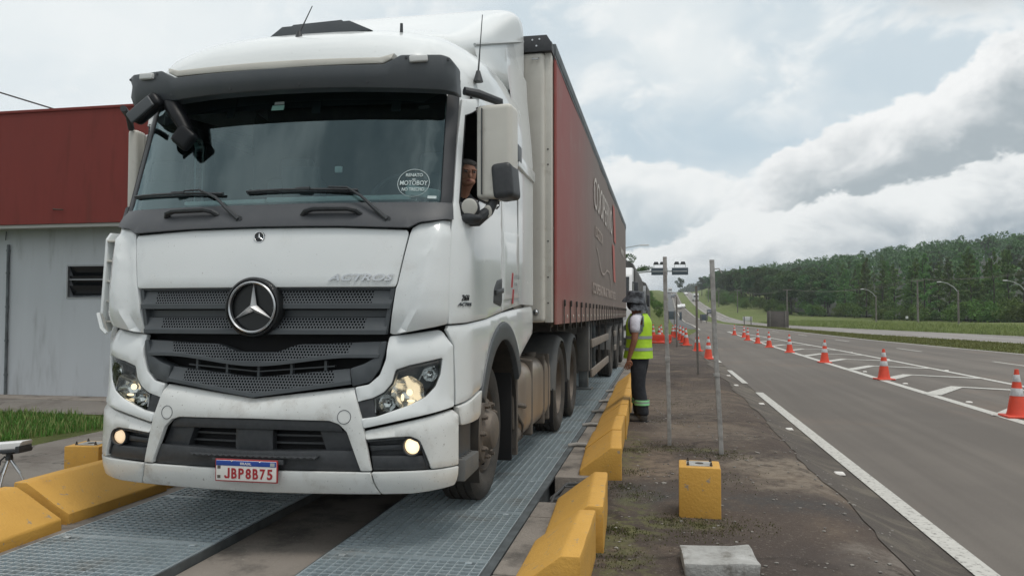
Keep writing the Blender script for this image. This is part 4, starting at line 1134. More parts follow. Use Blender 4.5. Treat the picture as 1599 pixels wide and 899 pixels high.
# interior
b = MB()
b.prism([(4.66, 1.35), (4.66, 2.02), (4.72, 2.10), (5.0, 2.15), (5.16, 2.10), (5.2, 1.35)], TX - 1.12, TX + 1.12, 'X', bev=.02)
b.b2((TX - .13, 4.86, 2.12), (TX + .15, 4.88, 2.40), .02, mi=1)
b.box((TX + .32, 4.84, 2.165), (1.0, .16, .035), .012, rot=(R(4), 0, .05), mi=2)
b.box((TX - .50, 4.84, 2.16), (.62, .16, .03), .012, rot=(R(3), 0, -.03), mi=2)
b.box((TX + .90, 4.86, 2.19), (.24, .14, .07), .02, rot=(0, R(12), 0), mi=2)
b.box((TX + .27, 4.9, 2.38), (.055, .02, .045), .02, mi=2)
b.out('dashboard', ('dash', 'interior', 'paper'), truck)
b = MB(); panel(b, sym([(0, 2.95), (1.08, 2.94), (1.085, 2.81), (1.02, 2.785), (0, 2.765)]), off=-.05, th=.01, bev=0, res=.15)
for a_ in (-.95, -.45, .2, .75): panel(b, [(a_ - .03, 2.9), (a_ + .03, 2.9), (a_ + .03, 2.72), (a_ - .03, 2.72)], off=-.035, th=.01, bev=0)
b.out('sun_blind', 'interior', truck)
for sg in (1, -1):
    b = MB(); b.box((TX + sg * .62, 5.75, 1.75), (.52, .5, .18), .06, seg=3); b.box((TX + sg * .62, 6.02, 2.15), (.50, .16, .78), .06, rot=(R(-8), 0, 0), seg=3); b.box((TX + sg * .62, 6.08, 2.62), (.28, .12, .2), .05, seg=3)
    b.out('seat', 'seat_cloth', truck)
b = MB(); b.tube([(TX + .62 + .23 * math.cos(t_), 5.17 + .12 * math.sin(t_), 2.20 + .20 * math.sin(t_)) for t_ in [2 * math.pi * i / 30 for i in range(30)]], .016, 8, closed=True)
b.cyl((TX + .62, 5.17, 2.20), (TX + .62, 5.05, 2.0), .05); b.box((TX + .62, 5.17, 2.19), (.42, .02, .05), .008, rot=(R(25), 0, 0)); b.out('steering_wheel', Bp, truck)

# mirrors
mr = MB()
mr.box((-1.02, 4.80, 2.425), (.235, .17, .60), .035, rot=(0, 0, R(-6)), seg=4)
mr.box((-.962, 4.79, 2.235), (.135, .205, .225), .04, rot=(0, R(-5), R(-6)), seg=4, mi=1)
mr.b2((-1.13, 4.87, 2.16), (-.91, 4.895, 2.70), .01, mi=2)
mr.b2((-1.108, 4.705, 2.15), (-1.100, 4.72, 2.70), .003, mi=1)
mr.tube([(-1.205, 4.66, 2.80), (-1.13, 4.72, 2.795), (-1.0, 4.80, 2.755), (-1.0, 4.80, 2.70)], [.026, .028, .026, .02], 10, mi=1)
mr.tube([(-1.21, 4.74, 1.985), (-1.14, 4.735, 1.99), (-1.07, 4.76, 2.05), (-1.03, 4.80, 2.15)], [.035, .042, .036, .03], 10, mi=1)
mr.sph((-1.165, 4.69, 2.00), .072, 24, scale=(1.0, .62, .55), mi=1)
for (c_, r_, s_, m_) in (((-1.165, 4.672, 2.058), .066, (1.0, .30, .98), 1), ((-1.168, 4.655, 2.064), .057, (1.0, .15, .95), 0), ((-1.068, 4.735, 2.045), .036, (.8, .18, 1.1), 0)): mr.sph(c_, r_, 24, scale=s_, mi=m_, rot=Matrix.Rotation(R(-15), 3, 'Z') @ Matrix.Rotation(R(10), 3, 'X'))  # pale paint stands in for the bright reflection on the small mirror glass
mr.out('mirror', ('cream_paint', Bp, 'chrome'), truck)
ml = MB()
ml.box((-3.725, 4.93, 2.42), (.075, .12, .60), .03, rot=(0, R(0), R(5)), seg=4); ml.b2((-3.70, 4.96, 2.16), (-3.66, 4.975, 2.70), .01, mi=2)
ml.tube([(-3.60, 4.62, 2.80), (-3.68, 4.78, 2.79), (-3.72, 4.86, 2.72)], .022, 10, mi=1); ml.tube([(-3.60, 4.70, 2.02), (-3.70, 4.80, 2.05), (-3.72, 4.86, 2.14)], .03, 10, mi=1)
ml.out('mirror', ('cream_paint', Bp, 'chrome'), truck)
# kerb and front mirror on a black arm at the left of the picture
b = MB(); dy_ = .21
b.tube([(-3.30, 4.62, 2.82), (-3.25, 4.42 + dy_, 2.83), (-3.18, 4.36 + dy_, 2.77), (-3.12, 4.36 + dy_, 2.68), (-3.07, 4.35 + dy_, 2.60)], [.05, .058, .060, .056, .045], 14, flat=.75)
b.box((-3.085, 4.34 + dy_, 2.56), (.145, .07, .14), .05, rot=(0, R(40), 0), seg=4)
b.box((-3.36, 4.33 + dy_, 2.765), (.24, .09, .115), .045, rot=(0, R(-36), 0), seg=4)
b.box((-3.345, 4.40 + dy_, 2.835), (.20, .07, .07), .03, rot=(0, R(-14), 0), seg=4)
b.box((-3.37, 4.275 + dy_, 2.745), (.20, .02, .08), .035, rot=(0, R(-36), 0), seg=4, mi=1)
b.out('kerb_mirror', ('gloss_black', 'grey_plastic'), truck)
# side air vane with fins
b = MB()
for sg in (-1,):
    x_ = TX + sg * 1.24
    b.prism([(4.53, 1.40), (4.57, 1.90), (4.61, 1.945), (4.74, 1.95), (4.74, 1.33), (4.59, 1.27)], x_, x_ - .02, 'X', bev=.004)
    for k in range(5): b.b2((x_ - .002, 4.56, 1.34 + k * .135), (x_ + .07, 4.67, 1.352 + k * .135), .003, mi=1)
    b.tube([(x_ - .01, 4.50, 1.40), (x_ + .045, 4.47, 1.30), (x_ + .10, 4.45, 1.268)], .012, 6)
b.out('air_vane', ('white_paint', 'cream_paint'), truck)

# wheels
def tyre_mb(b, R0, w, mi=0, x=0.):
    hw = w / 2
    prof = [(.30, -hw * .62), (.325, -hw * .80), (.40, -hw), (R0 - .075, -hw * .985), (R0 - .03, -hw * .90), (R0 - .004, -hw * .78)]
    for k in range(4):
        a = -hw * .78 + (k) * hw * 1.56 / 4; bb_ = a + hw * 1.56 / 4
        prof += [(R0, a + .006), (R0, bb_ - .010), (R0 - .014, bb_ - .007), (R0 - .014, bb_ - .001)]
    prof = prof[:-2] + [(R0 - .03, hw * .90), (R0 - .075, hw * .985), (.40, hw), (.325, hw * .80), (.30, hw * .62)]
    b.lathe([(r, h + x) for r, h in prof], (0, 0, 0), 'X', 56, mi=mi)
def wheel(name, loc, parent, front, flip=1, R0=.515, w=.30):
    root = thing(name, loc, None, None); root.parent = parent; root.location = Vector(loc) - parent.location
    b = MB(); tyre_mb(b, R0, w, 0)
    b.out('tyre', 'rubber', root, local=True, sharp=40)
    b = MB(); f = flip; hw = w / 2
    if front:
        prof = [(.315, hw * .70), (.295, hw * .86), (.285, hw * .55), (.275, hw * .2), (.262, hw * .62), (.235, hw * .86), (.20, hw * .92), (.165, hw * .92), (.150, hw * 1.05), (.135, hw * 1.28), (.11, hw * 1.38), (.05, hw * 1.42), (.001, hw * 1.42)]
        b.lathe([(r, h * f) for r, h in prof], (0, 0, 0), 'X', 48)
        for k in range(10):
            t_ = 2 * math.pi * k / 10; c = Vector((0, .1675 * math.cos(t_), .1675 * math.sin(t_)))
            b.cyl(c * 1.17 + Vector((hw * .88 * f, 0, 0)), c * 1.17 + Vector((hw * 1.10 * f, 0, 0)), .023, .020, 6)
            b.cyl(c * 1.17 + Vector((hw * 1.05 * f, 0, 0)), c * 1.17 + Vector((hw * 1.20 * f, 0, 0)), .014, .012, 8)
        for k in range(10):
            t_ = 2 * math.pi * (k + .5) / 10; c = Vector((hw * .70 * f, .243 * math.cos(t_), .243 * math.sin(t_)))
            b.cyl(c + Vector((-.01 * f, 0, 0)), c + Vector((.010 * f, 0, 0)), .021, .021, 12, mi=1)
    else:
        prof = [(.315, hw * .70), (.30, hw * .80), (.29, hw * .40), (.275, -hw * .1), (.25, -hw * .6), (.22, -hw * .8), (.16, -hw * .75), (.15, -hw * .2), (.14, hw * .2), (.12, hw * .35), (.001, hw * .36)]
        b.lathe([(r, h * f) for r, h in prof], (0, 0, 0), 'X', 40)
        for k in range(10):
            t_ = 2 * math.pi * k / 10; c = Vector((0, .185 * math.cos(t_), .185 * math.sin(t_))); b.cyl(c + Vector((-hw * .8 * f, 0, 0)), c + Vector((-hw * .5 * f, 0, 0)), .016, .014, 6)
    b.out('rim', ('rim_dusty', 'gap_black'), root, local=True, sharp=30)
    return root
for sg in (1, -1):
    wheel('wheel', (TX + sg * .985, 5.733, .515), truck, True, sg)
for yy in (9.15, 10.52):
    for sg in (1, -1):
        wheel('wheel', (TX + sg * 1.095, yy, .515), truck, False, sg)
        b = MB(); tyre_mb(b, .515, .30); b.out('inner_tyre', 'rubber', truck, local=True).location = Vector((TX + sg * .76, yy, .515)) - truck.location
# fuel tank, mud flaps, frame
b = MB()
tk = [(.0, .0)]
b.box((TX + .94, 7.56, .62), (.60, 1.84, .69), .20, seg=7); 
b.out('fuel_tank', 'tank_alu', truck, sharp=50)
b = MB()
for yy in (7.1, 7.85, 8.18): b.box((TX + .94, yy, .62), (.615, .05, .705), .202, seg=7)
b.cyl((TX + 1.10, 7.85, .93), (TX + 1.10, 7.85, 1.0), .06, .06, 16); b.b2((TX + .72, 7.0, .955), (TX + .95, 8.2, .972), .004)
b.out('tank_strap', 'dust_brown', truck)
b = MB()
b.b2((TX + .62, 6.40, .42), (TX + 1.2, 6.46, 1.10), .01); b.b2((TX + .70, 6.30, .18), (TX + 1.20, 6.335, 1.12), .008, mi=1)
b.tube([(TX + 1.18, 6.5, .62), (TX + 1.24, 6.6, .60), (TX + 1.24, 6.72, .58)], .02, 8); b.tube([(TX + 1.19, 6.55, .55), (TX + 1.22, 6.72, .42), (TX + 1.2, 6.78, .30), (TX + 1.12, 6.72, .24)], .012, 8)
b.cyl((TX + 1.1, 6.46, .34), (TX + 1.1, 6.72, .34), .11, .11, 16)
b.b2((TX + 1.16, 6.44, .2), (TX + 1.22, 6.5, 1.12), .01)
b.out('tank_bracket', ('dust_brown', 'gap_black'), truck)
b = MB()
for sg in (1, -1): b.b2((TX + sg * .38, 6.3, .62), (TX + sg * .46, 11.4, .95))
b.b2((TX - .9, 6.5, .5), (TX + .6, 8.0, 1.0)); b.b2((TX - .5, 8.5, .9), (TX + .5, 10.6, 1.22)); b.cyl((TX - 1.1, 9.15, .515), (TX + 1.1, 9.15, .515), .08); b.cyl((TX - 1.1, 10.52, .515), (TX + 1.1, 10.52, .515), .08); b.cyl((TX - .9, 5.733, .515), (TX + .9, 5.733, .515), .07)
b.b2((TX - 1.1, 6.42, 1.0), (TX + 1.1, 7.2, 1.2))
b.out('chassis_frame', 'frame_dark', truck)
# fenders over the drive wheels
for yy in (9.15, 10.52):
    for sg in (1, -1):
        b = MB(); rows = []
        for (x_, rr) in ((1.26, .555), (1.255, .585), (1.20, .62), (1.05, .635), (.86, .635), (.72, .625), (.62, .60)):
            rows.append([(TX + sg * x_, yy + rr * math.cos(R(t_)), .52 + rr * math.sin(R(t_))) for t_ in range(2, 179, 8)])
        b.grid(rows); rows2 = [[(TX + sg * (x_ - .0), yy + (rr - .022) * math.cos(R(t_)), .52 + (rr - .022) * math.sin(R(t_))) for t_ in range(2, 179, 8)] for (x_, rr) in ((1.26, .555), (.62, .60))]
        b.grid(rows2); b.b2((TX + sg * 1.24, yy - .60, .18), (TX + sg * .66, yy - .575, .56), .006, mi=1)
        b.out('fender', ('dusty_plastic', 'gap_black'), truck, sharp=60)
# ------------------------------------------------------------------ semi-trailer
trl = thing('semi_trailer', (-2.32, 15, 0), 'long curtain-side semi-trailer with red to grey print coupled behind the white truck', 'trailer')
XR, XL, Y0, Y1, ZT, ZB = -1.02, -3.62, 7.38, 23.6, 4.11, 1.31
b = MB()
b.b2((XL + .02, Y0, ZB), (XR - .26, Y0 + .06, ZT - .12), .01)
b.out('bulkhead', 'cream_paint', trl)
b = MB(); b.b2((XR - .30, Y0 - .03, ZB), (XR - .075, Y0 + .10, ZT - .16), .045, seg=4); b.b2((XR - .080, Y0 + .01, ZB), (XR - .012, Y0 + .16, ZT - .15), .006); b.out('corner_post', 'cream_paint', trl)
b = MB(); b.b2((XL, Y0 - .03, ZB), (XL + .26, Y0 + .16, ZT - .16), .045, seg=4); b.out('corner_post', 'cream_paint', trl)
b = MB(); b.b2((XL + .02, Y1 - .08, ZB), (XR - .02, Y1, ZT - .1), .01); b.out('rear_door', 'cream_paint', trl)
b = MB()
for z_ in (3.0, 2.85, 2.1, 1.75, 1.5): b.cyl((XR - .047, Y0 + .005, z_), (XR - .047, Y0 + .012, z_), .008, .008, 8)
b.out('rivet', 'gap_black', trl)
b = MB(); b.prism([(XL - .0, ZT - .16), (XL, ZT - .02), (XR - .28, ZT - .0), (XR - .05, ZT), (XR, ZT - .08), (XR, ZT - .16)], Y0 - .05, Y0 + .16, 'Y', bev=.004)
b.out('roof_bracket', Bp, trl)
for dx, dz in ((-.19, -.045), (-.12, -.04), (-.15, -.105)): MB().cyl((XR + dx, Y0 - .055, ZT + dz), (XR + dx, Y0 - .05, ZT + dz), .009, .009, 10).out('screw', 'satin_silver', trl)
b = MB()
b.cyl((XR - .16, Y0 - .04, ZB + .10), (XR - .16, Y0 - .03, ZB + .10), .032, .026, 20); b.sph((XR - .16, Y0 - .045, ZB + .10), .022, 14, scale=(1, .5, 1)); b.out('front_lamp', 'satin_silver', trl)
b = MB(); b.tube([(XR - .19, Y0 - .04, ZT - .22), (XR - .19, Y0 - .07, ZT - .24), (XR - .13, Y0 - .07, ZT - .24), (XR - .13, Y0 - .04, ZT - .22)], .008, 6)
b.out('tie_ring', 'satin_silver', trl)
b = MB()
b.b2((XR - .06, Y0 + .16, ZT - .14), (XR + .015, Y1, ZT - .02), .01); b.b2((XL - .015, Y0 + .16, ZT - .14), (XL + .06, Y1, ZT - .02), .01); b.b2((XL, Y0 + .1, ZT - .05), (XR - .02, Y1, ZT - .015), .005)
b.b2((XR - .03, Y0 + .14, ZT - .17), (XR + .008, Y1, ZT - .138))
b.out('roof_rail', 'steel_side', trl)
# curtains: pleated sheets with a hem
for xx, sg in ((XR, 1), (XL, -1)):
    b = MB(); rows = []
    for iz in range(25):
        z_ = ZB - .02 + (ZT - .15 - ZB + .02) * iz / 24; r = []
        for iy in range(200):
            y_ = Y0 + .13 + (Y1 - Y0 - .16) * iy / 199
            w_ = .008 * noise.noise(Vector((y_ * .9, z_ * .35, 3))) + .004 * math.sin(y_ * 5.2) * (1 - iz / 24)
            r.append((xx + sg * (w_ + .004), y_, z_))
        rows.append(r)
    b.grid(rows); b.tube([(xx + sg * .008, Y0 + .135, ZB - .02), (xx + sg * .008, Y0 + .135, ZT - .2)], .016, 8)
    cu = b.out('curtain', 'printed_curtain', trl, sharp=80)
    n = 26
    for k in range(n):
        b = MB(); y_ = Y0 + .75 + (Y1 - Y0 - 1.2) * k / (n - 1)
        b.b2((xx + sg * .014, y_ - .022, ZB - .10), (xx + sg * .022, y_ + .022, ZB + .23), .002)
        b.box((xx + sg * .026, y_, ZB + .20), (.02, .055, .07), .008)
        b.out('buckle_strap', 'frame_dark', trl)
        MB().cyl((xx + sg * .018, y_ + .27, ZB + .055), (xx + sg * .024, y_ + .27, ZB + .055), .02, .02, 10).out('eyelet', 'cream_paint', trl)
def xtext(s_, size, y_, z_, m_, parent, sx=1., shear_z=0., **k):
    me = textmesh(s_, size, .0015, align='LEFT', **k)
    for v in me.vertices: v.co = Vector((XR + .018 + v.co.z, y_ + v.co.x * sx, z_ + v.co.y))
    return link('curtain_lettering', me, parent, (m_,), sharp=30)
D('print_pale', (.62, .58, .54), .7, c2=(.50, .46, .43), nscale=4); D('print_dim', (.42, .35, .31), .7, c2=(.33, .28, .25), nscale=4); D('print_red', (.50, .13, .11), .7, c2=(.40, .13, .11), nscale=3)
xtext('COOPERNO', .74, 11.95, 3.28, 'print_pale', trl, sx=1.12, bold=-.004)
xtext('LOGÍSTICA', .26, 12.2, 2.70, 'print_dim', trl, sx=1.25, bold=.002)
xtext('COOPERATIVA DE TRANSPORTES', .24, 11.7, 1.78, 'print_dim', trl, sx=1.65, bold=.004)
xtext('TRANSPORTES', .22, 20.2, 3.05, 'print_pale', trl, sx=1.2)
b = MB()
for (y_, z_, h_, dy) in ((16.9, 3.0, .78, .35), (16.7, 2.1, .80, .35)):
    b.quads([(XR + .019, y_ + dy, z_), (XR + .019, y_ + dy + .75, z_), (XR + .019, y_ + .75 - dy * .2, z_ + h_), (XR + .019, y_ - dy * .2, z_ + h_)], [(0, 1, 2, 3)])
b.out('logo_slash', 'print_red', trl)
b = MB(); pl_ = [(12.4 + 5.2 * q, 2.45 - .35 * sm(q, 0, .25) + .12 * sm(q, .3, .5) - .9 * sm(q, .6, 1)) for q in [i / 30 for i in range(31)]]
b.grid([[(XR + .0195, y_, z_ - .012), (XR + .0195, y_, z_ + .022)] for y_, z_ in pl_])
b.out('print_line', 'print_dim', trl)
# chassis, landing legs, side guard, wheels, mudguards
b = MB()
b.b2((XL + .1, Y0 + .1, ZB - .02), (XR - .06, Y1, ZB + .05)); 
for x_ in (-2.9, -1.74): b.b2((x_ - .07, Y0 + 1, .98), (x_ + .07, Y1 - .2, ZB))
for k in range(30): b.b2((XL + .15, Y0 + .4 + k * .53, ZB - .10), (XR - .08, Y0 + .46 + k * .53, ZB - .02))
for y_ in (17.2, 19.7, 22.1): b.cyl((-3.4, y_, .52), (-1.24, y_, .52), .07); b.b2((-3.0, y_ - .5, .75), (-1.6, y_ + .5, 1.0))
b.b2((-3.5, Y1 - .1, .45), (-1.14, Y1, .62))
for k in range(5): b.sph((XR - .12, Y0 + .6 + k * .9, ZB - .03), .06, 8, scale=(.7, 2.2, .6), mi=1)
b.out('chassis_frame', ('frame_dark', 'dust_brown'), trl)
for sg in (1, -1):
    b = MB(); x_ = -2.32 + sg * 1.16
    b.b2((x_ - .09, 11.72, .52), (x_ + .09, 11.90, 1.28), .01, mi=1); b.b2((x_ - .07, 11.74, .28), (x_ + .07, 11.88, .60), .008); b.box((x_, 11.81, .26), (.26, .30, .03), .008)
    b.out('landing_leg', ('steel_side', 'dusty_plastic'), trl)
    for dy in (.0, .28, .95): MB().b2((x_ + .02 * sg, 12.05 + dy, .40), (x_ + .08 * sg, 12.09 + dy, 1.25), .004).out('brace', 'steel_side', trl)
for sg in (1, -1):
    x_ = -2.32 + sg * 1.265
    for z_ in (.93, .47): MB().b2((x_ - .018, 12.0, z_ - .065), (x_ + .018, 15.8, z_ + .065), .012).out('side_guard', 'guard_rail', trl)
    for y_ in (18.3, 20.8):
        for z_ in (.93, .60): MB().b2((x_ - .018, y_ - .35, z_ - .06), (x_ + .018, y_ + .35, z_ + .06), .012).out('side_guard', 'guard_rail', trl)
    for y_ in (12.2, 14.0, 15.6, 18.4, 20.9): MB().b2((x_ - .05, y_ - .03, .45), (x_ - .019, y_ + .03, 1.28)).out('guard_post', 'frame_dark', trl)
for y_ in (17.2, 19.7, 22.1):
    for sg in (1, -1):
        wheel('wheel', (-2.32 + sg * 1.10, y_, .52), trl, False, sg, .515, .32)
        b = MB(); rows = [[(-2.32 + sg * x_, y_ + .62 * math.cos(R(t_)), .52 + .60 * math.sin(R(t_))) for t_ in range(10, 171, 10)] for x_ in (1.27, .9, .62)]
        b.grid(rows); b.b2((-2.32 + sg * 1.26, y_ + .60, .3), (-2.32 + sg * .7, y_ + .62, 1.2))
        b.out('fender', 'dusty_plastic', trl, sharp=60)
b = MB(); b.sph((XR + .05, 22.9, .98), .10, 16, scale=(1, .7, 1)); b.tube([(XR - .1, 22.95, .98), (XR + .03, 22.95, .98)], .02); b.out('side_lamp', 'satin_silver', trl)

# ------------------------------------------------------------------ trucks queued behind
def simple_truck(x, y, lab, grp, cabm='car_white', length=16):
    r = thing('truck', (x, y, 0 if y < 20 else terr(x, y)), lab, 'truck', grp); zg = r.location.z
    def o(c): return (c[0] + x, c[1] + y, c[2] + zg)
    b = MB(); b.prism([(y + .05, .45 + zg), (y + .0, 1.6 + zg), (y + .12, 2.2 + zg), (y + .38, 3.05 + zg), (y + .8, 3.35 + zg), (y + 2.1, 3.4 + zg), (y + 2.1, .9 + zg), (y + 1.9, .9 + zg), (y + 1.6, .5 + zg)], x - 1.22, x + 1.22, 'X', bev=.06)
    b.out('cab', cabm, r)
    b = MB(); b.prism([(y + .085, 2.18 + zg), (y + .335, 2.92 + zg), (y + .30, 2.95 + zg), (y + .05, 2.2 + zg)], x - 1.1, x + 1.1, 'X', bev=.005); b.out('windscreen', 'window_dark', r)
    b = MB()
    for sg in (1, -1): b.prism([(y + .35, 2.1 + zg), (y + .55, 2.75 + zg), (y + 1.4, 2.78 + zg), (y + 1.4, 2.05 + zg)], x + sg * 1.225, x + sg * 1.23, 'X')
    b.out('side_window', 'window_dark', r)
    b = MB(); b.b2(o((-.85, -.03, .95)), o((.85, .02, 1.6)), .02)
    for k in range(3): b.b2(o((-.8, -.045, 1.05 + k * .18)), o((.8, -.03, 1.15 + k * .18)), .01)
    b.out('grille', Bp, r)
    for sg in (1, -1):
        b = MB(); b.box(o((sg * .95, .03, .85)), (.34, .08, .2), .03); b.out('headlight', 'lamp_glass' if 0 else 'satin_silver', r)
        b = MB(); b.box(o((sg * 1.38, .5, 2.35)), (.16, .2, .75), .04); b.tube([o((sg * 1.2, .45, 2.72)), o((sg * 1.38, .5, 2.72))], .03); b.out('mirror', Bp, r)
    b = MB(); rows = []
    n = 40
    for k in range(n + 1):
        yy = y + 2.5 + (length - 2.5) * k / n; rib = .03 if k % 2 else 0
        rows.append([(x + 1.28 * a_ + (math.copysign(rib, a_) if abs(a_) > .5 else 0), yy, zg + z_ - (.02 if k % 2 else 0)) for a_, z_ in ((-1, 1.0), (-1, 2.2), (-1, 3.3), (-.92, 3.62), (-.6, 3.85), (0, 3.97), (.6, 3.85), (.92, 3.62), (1, 3.3), (1, 2.2), (1, 1.0))])
    b.grid(rows); b.quads(rows[0], [tuple(range(11))]); b.quads(rows[-1], [tuple(range(11))[::-1]]); b.out('tarpaulin', 'tarp', r, sharp=70)
    b = MB(); b.b2(o((-1.2, 2.3, .8)), o((1.2, length, 1.05)))
    b.b2(o((1.1, 4, .4)), o((1.2, 7, .7)), .02); b.out('chassis_frame', 'frame_dark', r)
    for yy in (1.3, 5.2, 6.6, length - 3.4, length - 2.1, length - .8):
        for sg in (1, -1):
            b = MB(); tyre_mb(b, .5, .3); w_ = b.out('wheel', 'rubber', r, local=True); w_.location = (sg * 1.06, yy, .5)
            b = MB(); b.lathe([(.31, .1 * sg), (.27, -.02 * sg), (.12, .0), (.1, .1 * sg), (.001, .11 * sg)], (0, 0, 0), 'X', 20); q = b.out('rim', 'rim_dusty', w_, local=True)
    return r
simple_truck(-2.34, 31.5, 'white-cabbed truck with grey ribbed tarpaulin queued right behind the curtain-side trailer', None, length=17)
simple_truck(-2.15, 51, 'second queued truck with grey tarpaulin, farther back along the weighbridge lane', None, 'car_grey', length=17)

# ------------------------------------------------------------------ yellow kerb barriers (right row and left row)
def barrier_mesh(L, W_, Hh, lip, top, seed, skew=0.):
    rnd = random.Random(seed); b = MB()
    prof = [(0, 0), (0, lip), (W_ - top, Hh), (W_, Hh), (W_, 0)]
    b.prism(prof, 0, L, 'Y', bev=.014)
    bb = b.b
    bmesh.ops.subdivide_edges(bb, edges=[e for e in bb.edges if e.calc_length() > .2], cuts=4, use_grid_fill=True)
    for v in bb.verts:
        p = v.co; q = noise.noise_vector(p * 6 + Vector((seed, 0, 0))); v.co = p + q * .004
        v.co.y += skew * v.co.z
    return b
RB = [(-.746, 3.70, .90, 0), (-.706, 4.66, 1.0, 2.4), (-.697, 6.70, 1.04, 2.8), (-.755, 7.80, 1.04, .6), (-.75, 8.90, 1.04, 1.4), (-.775, 9.98, 1.04, .3), (-.78, 11.06, 1.04, 1.3), (-.80, 12.14, 1.04, .4), (-.81, 13.22, 1.04, 1.2), (-.83, 14.3, 1.04, .5)]
ordn = ['nearest', 'second', 'third', 'fourth', 'fifth', 'sixth', 'seventh', 'eighth', 'ninth', 'farthest']
for i, (x_, y_, L_, rz_) in enumerate(RB):
    b = barrier_mesh(L_, .365, .29, .09, .095, i, .0)
    o = b.out('kerb_barrier', 'yellow_paint', None, sharp=40)
    o.location = (x_, y_, -.05 + .004 * (i % 2)); o.rotation_euler = (0, 0, R(rz_)); 
    setp(o, '%s yellow kerb barrier of the row right of the truck%s' % (ordn[i], ', before the cable gap' if i == 1 else (', past the cable gap' if i == 2 else '')), 'barrier', 'yellow kerb barriers right of the truck')
LB = [(-3.83, 3.2, 1.22, 0), (-3.89, 4.53, 1.02, 0), (-3.90, 5.62, 1.02, 1), (-3.92, 6.72, 1.02, 2), (-3.92, 7.80, 1.02, 3)]
for i, (x_, y_, L_, k) in enumerate(LB):
    b = barrier_mesh(L_, .44, .305, .11, .10, 20 + i)
    bb = b.b
    for v in bb.verts: v.co.x = -v.co.x
    bmesh.ops.reverse_faces(bb, faces=bb.faces[:])
    o = b.out('kerb_barrier', 'yellow_paint', None, sharp=40)
    o.location = (x_, y_, -.05); o.rotation_euler = (0, 0, R([.6, -1.0, .8, -.5, .6][i]))
    setp(o, ['nearest yellow kerb barrier left of the truck, cut by the picture edge', 'yellow kerb barrier left of the truck, second from the picture edge, under the bumper corner', 'third yellow kerb barrier left of the truck, mostly hidden by it', 'fourth yellow kerb barrier left of the truck, hidden behind the bumper', 'fifth yellow kerb barrier left of the truck, hidden by the cab'][i], 'barrier', 'yellow kerb barriers left of the truck')
# pipe stubs beside the grating, cable in the gap
for i, y_ in enumerate((8.1, 9.6, 10.9, 12.2, 13.8)):
    b = MB(); b.tube([(-.96, y_, .01), (-.87, y_ + .02, .025), (-.78, y_ + .03, .02), (-.74, y_ + .03, .0)], .022, 10)
    o = rehome(b.out('pipe', 'hose'), '%s pale pipe stub between the right grating and the yellow barriers' % ordn[i], 'pipe', 'pipe stubs along the right grating')
b = MB(); b.tube([(-.86, 5.85, -.14), (-.82, 5.98, -.02), (-.74, 6.15, .04), (-.66, 6.28, .02), (-.62, 6.2, -.03), (-.68, 6.0, -.05), (-.80, 5.82, -.10)], .013, 8); b.tube([(-.88, 6.3, -.15), (-.75, 6.1, .03), (-.60, 6.4, -.02), (-.48, 6.55, -.1)], .009, 8); b.box((-.78, 6.02, -.09), (.16, .14, .12), .03); b.cyl((-.66, 6.35, -.2), (-.66, 6.35, -.02), .05, .04, 14)
rehome(b.out('cable', 'wire'), 'black cable and connector in the gap between two yellow barriers', 'cable')
# yellow plinths with bolt plates
def plinth(loc, rz, h, lab):
    r = thing('plinth', loc, lab, 'concrete plinth', None); r.rotation_euler = (0, 0, R(rz))
    b = MB(); b.box((0, 0, h / 2), (.29, .29, h), .012, taper=1.0)
    for v in b.b.verts: v.co += noise.noise_vector(v.co * 9) * .002
    b.out('block', 'yellow_paint', r, local=True)
    b = MB(); b.b2((-.09, -.09, h), (.09, .09, h + .005), .001); b.cyl((0, 0, h + .005), (0, 0, h + .007), .03, .03, 16, mi=1)
    for sx_ in (-.08, .08):
        for sy in (-.08, .08): b.cyl((sx_, sy, h), (sx_, sy, h + .03), .006, .006, 8, mi=1); b.cyl((sx_, sy, h + .004), (sx_, sy, h + .014), .011, .011, 6, mi=1)
    b.out('bolt_plate', ('concrete_pale', 'bark'), r, local=True)
plinth((.27, 5.74, -.05), -1.5, .365, 'yellow concrete plinth with a bolt plate standing alone on the dirty asphalt')
plinth((-4.62, 5.62, -.05), 8, .375, 'yellow concrete plinth behind the left kerb barriers beside the truck bumper')
# loose slab
b = MB(); b.box((0, 0, .045), (.405, .33, .085), .012)
bmesh.ops.subdivide_edges(b.b, edges=b.b.edges[:], cuts=3, use_grid_fill=True)
for v in b.b.verts: v.co += noise.noise_vector(v.co * 7) * .012 + noise.noise_vector(v.co * 30) * .003
o = b.out('concrete_slab', 'concrete_pale'); o.location = (.315, 4.55, -.05); o.rotation_euler = (R(2), R(-1.5), R(4)); setp(o, 'broken pale concrete slab lying on the asphalt at the bottom of the picture', 'slab')
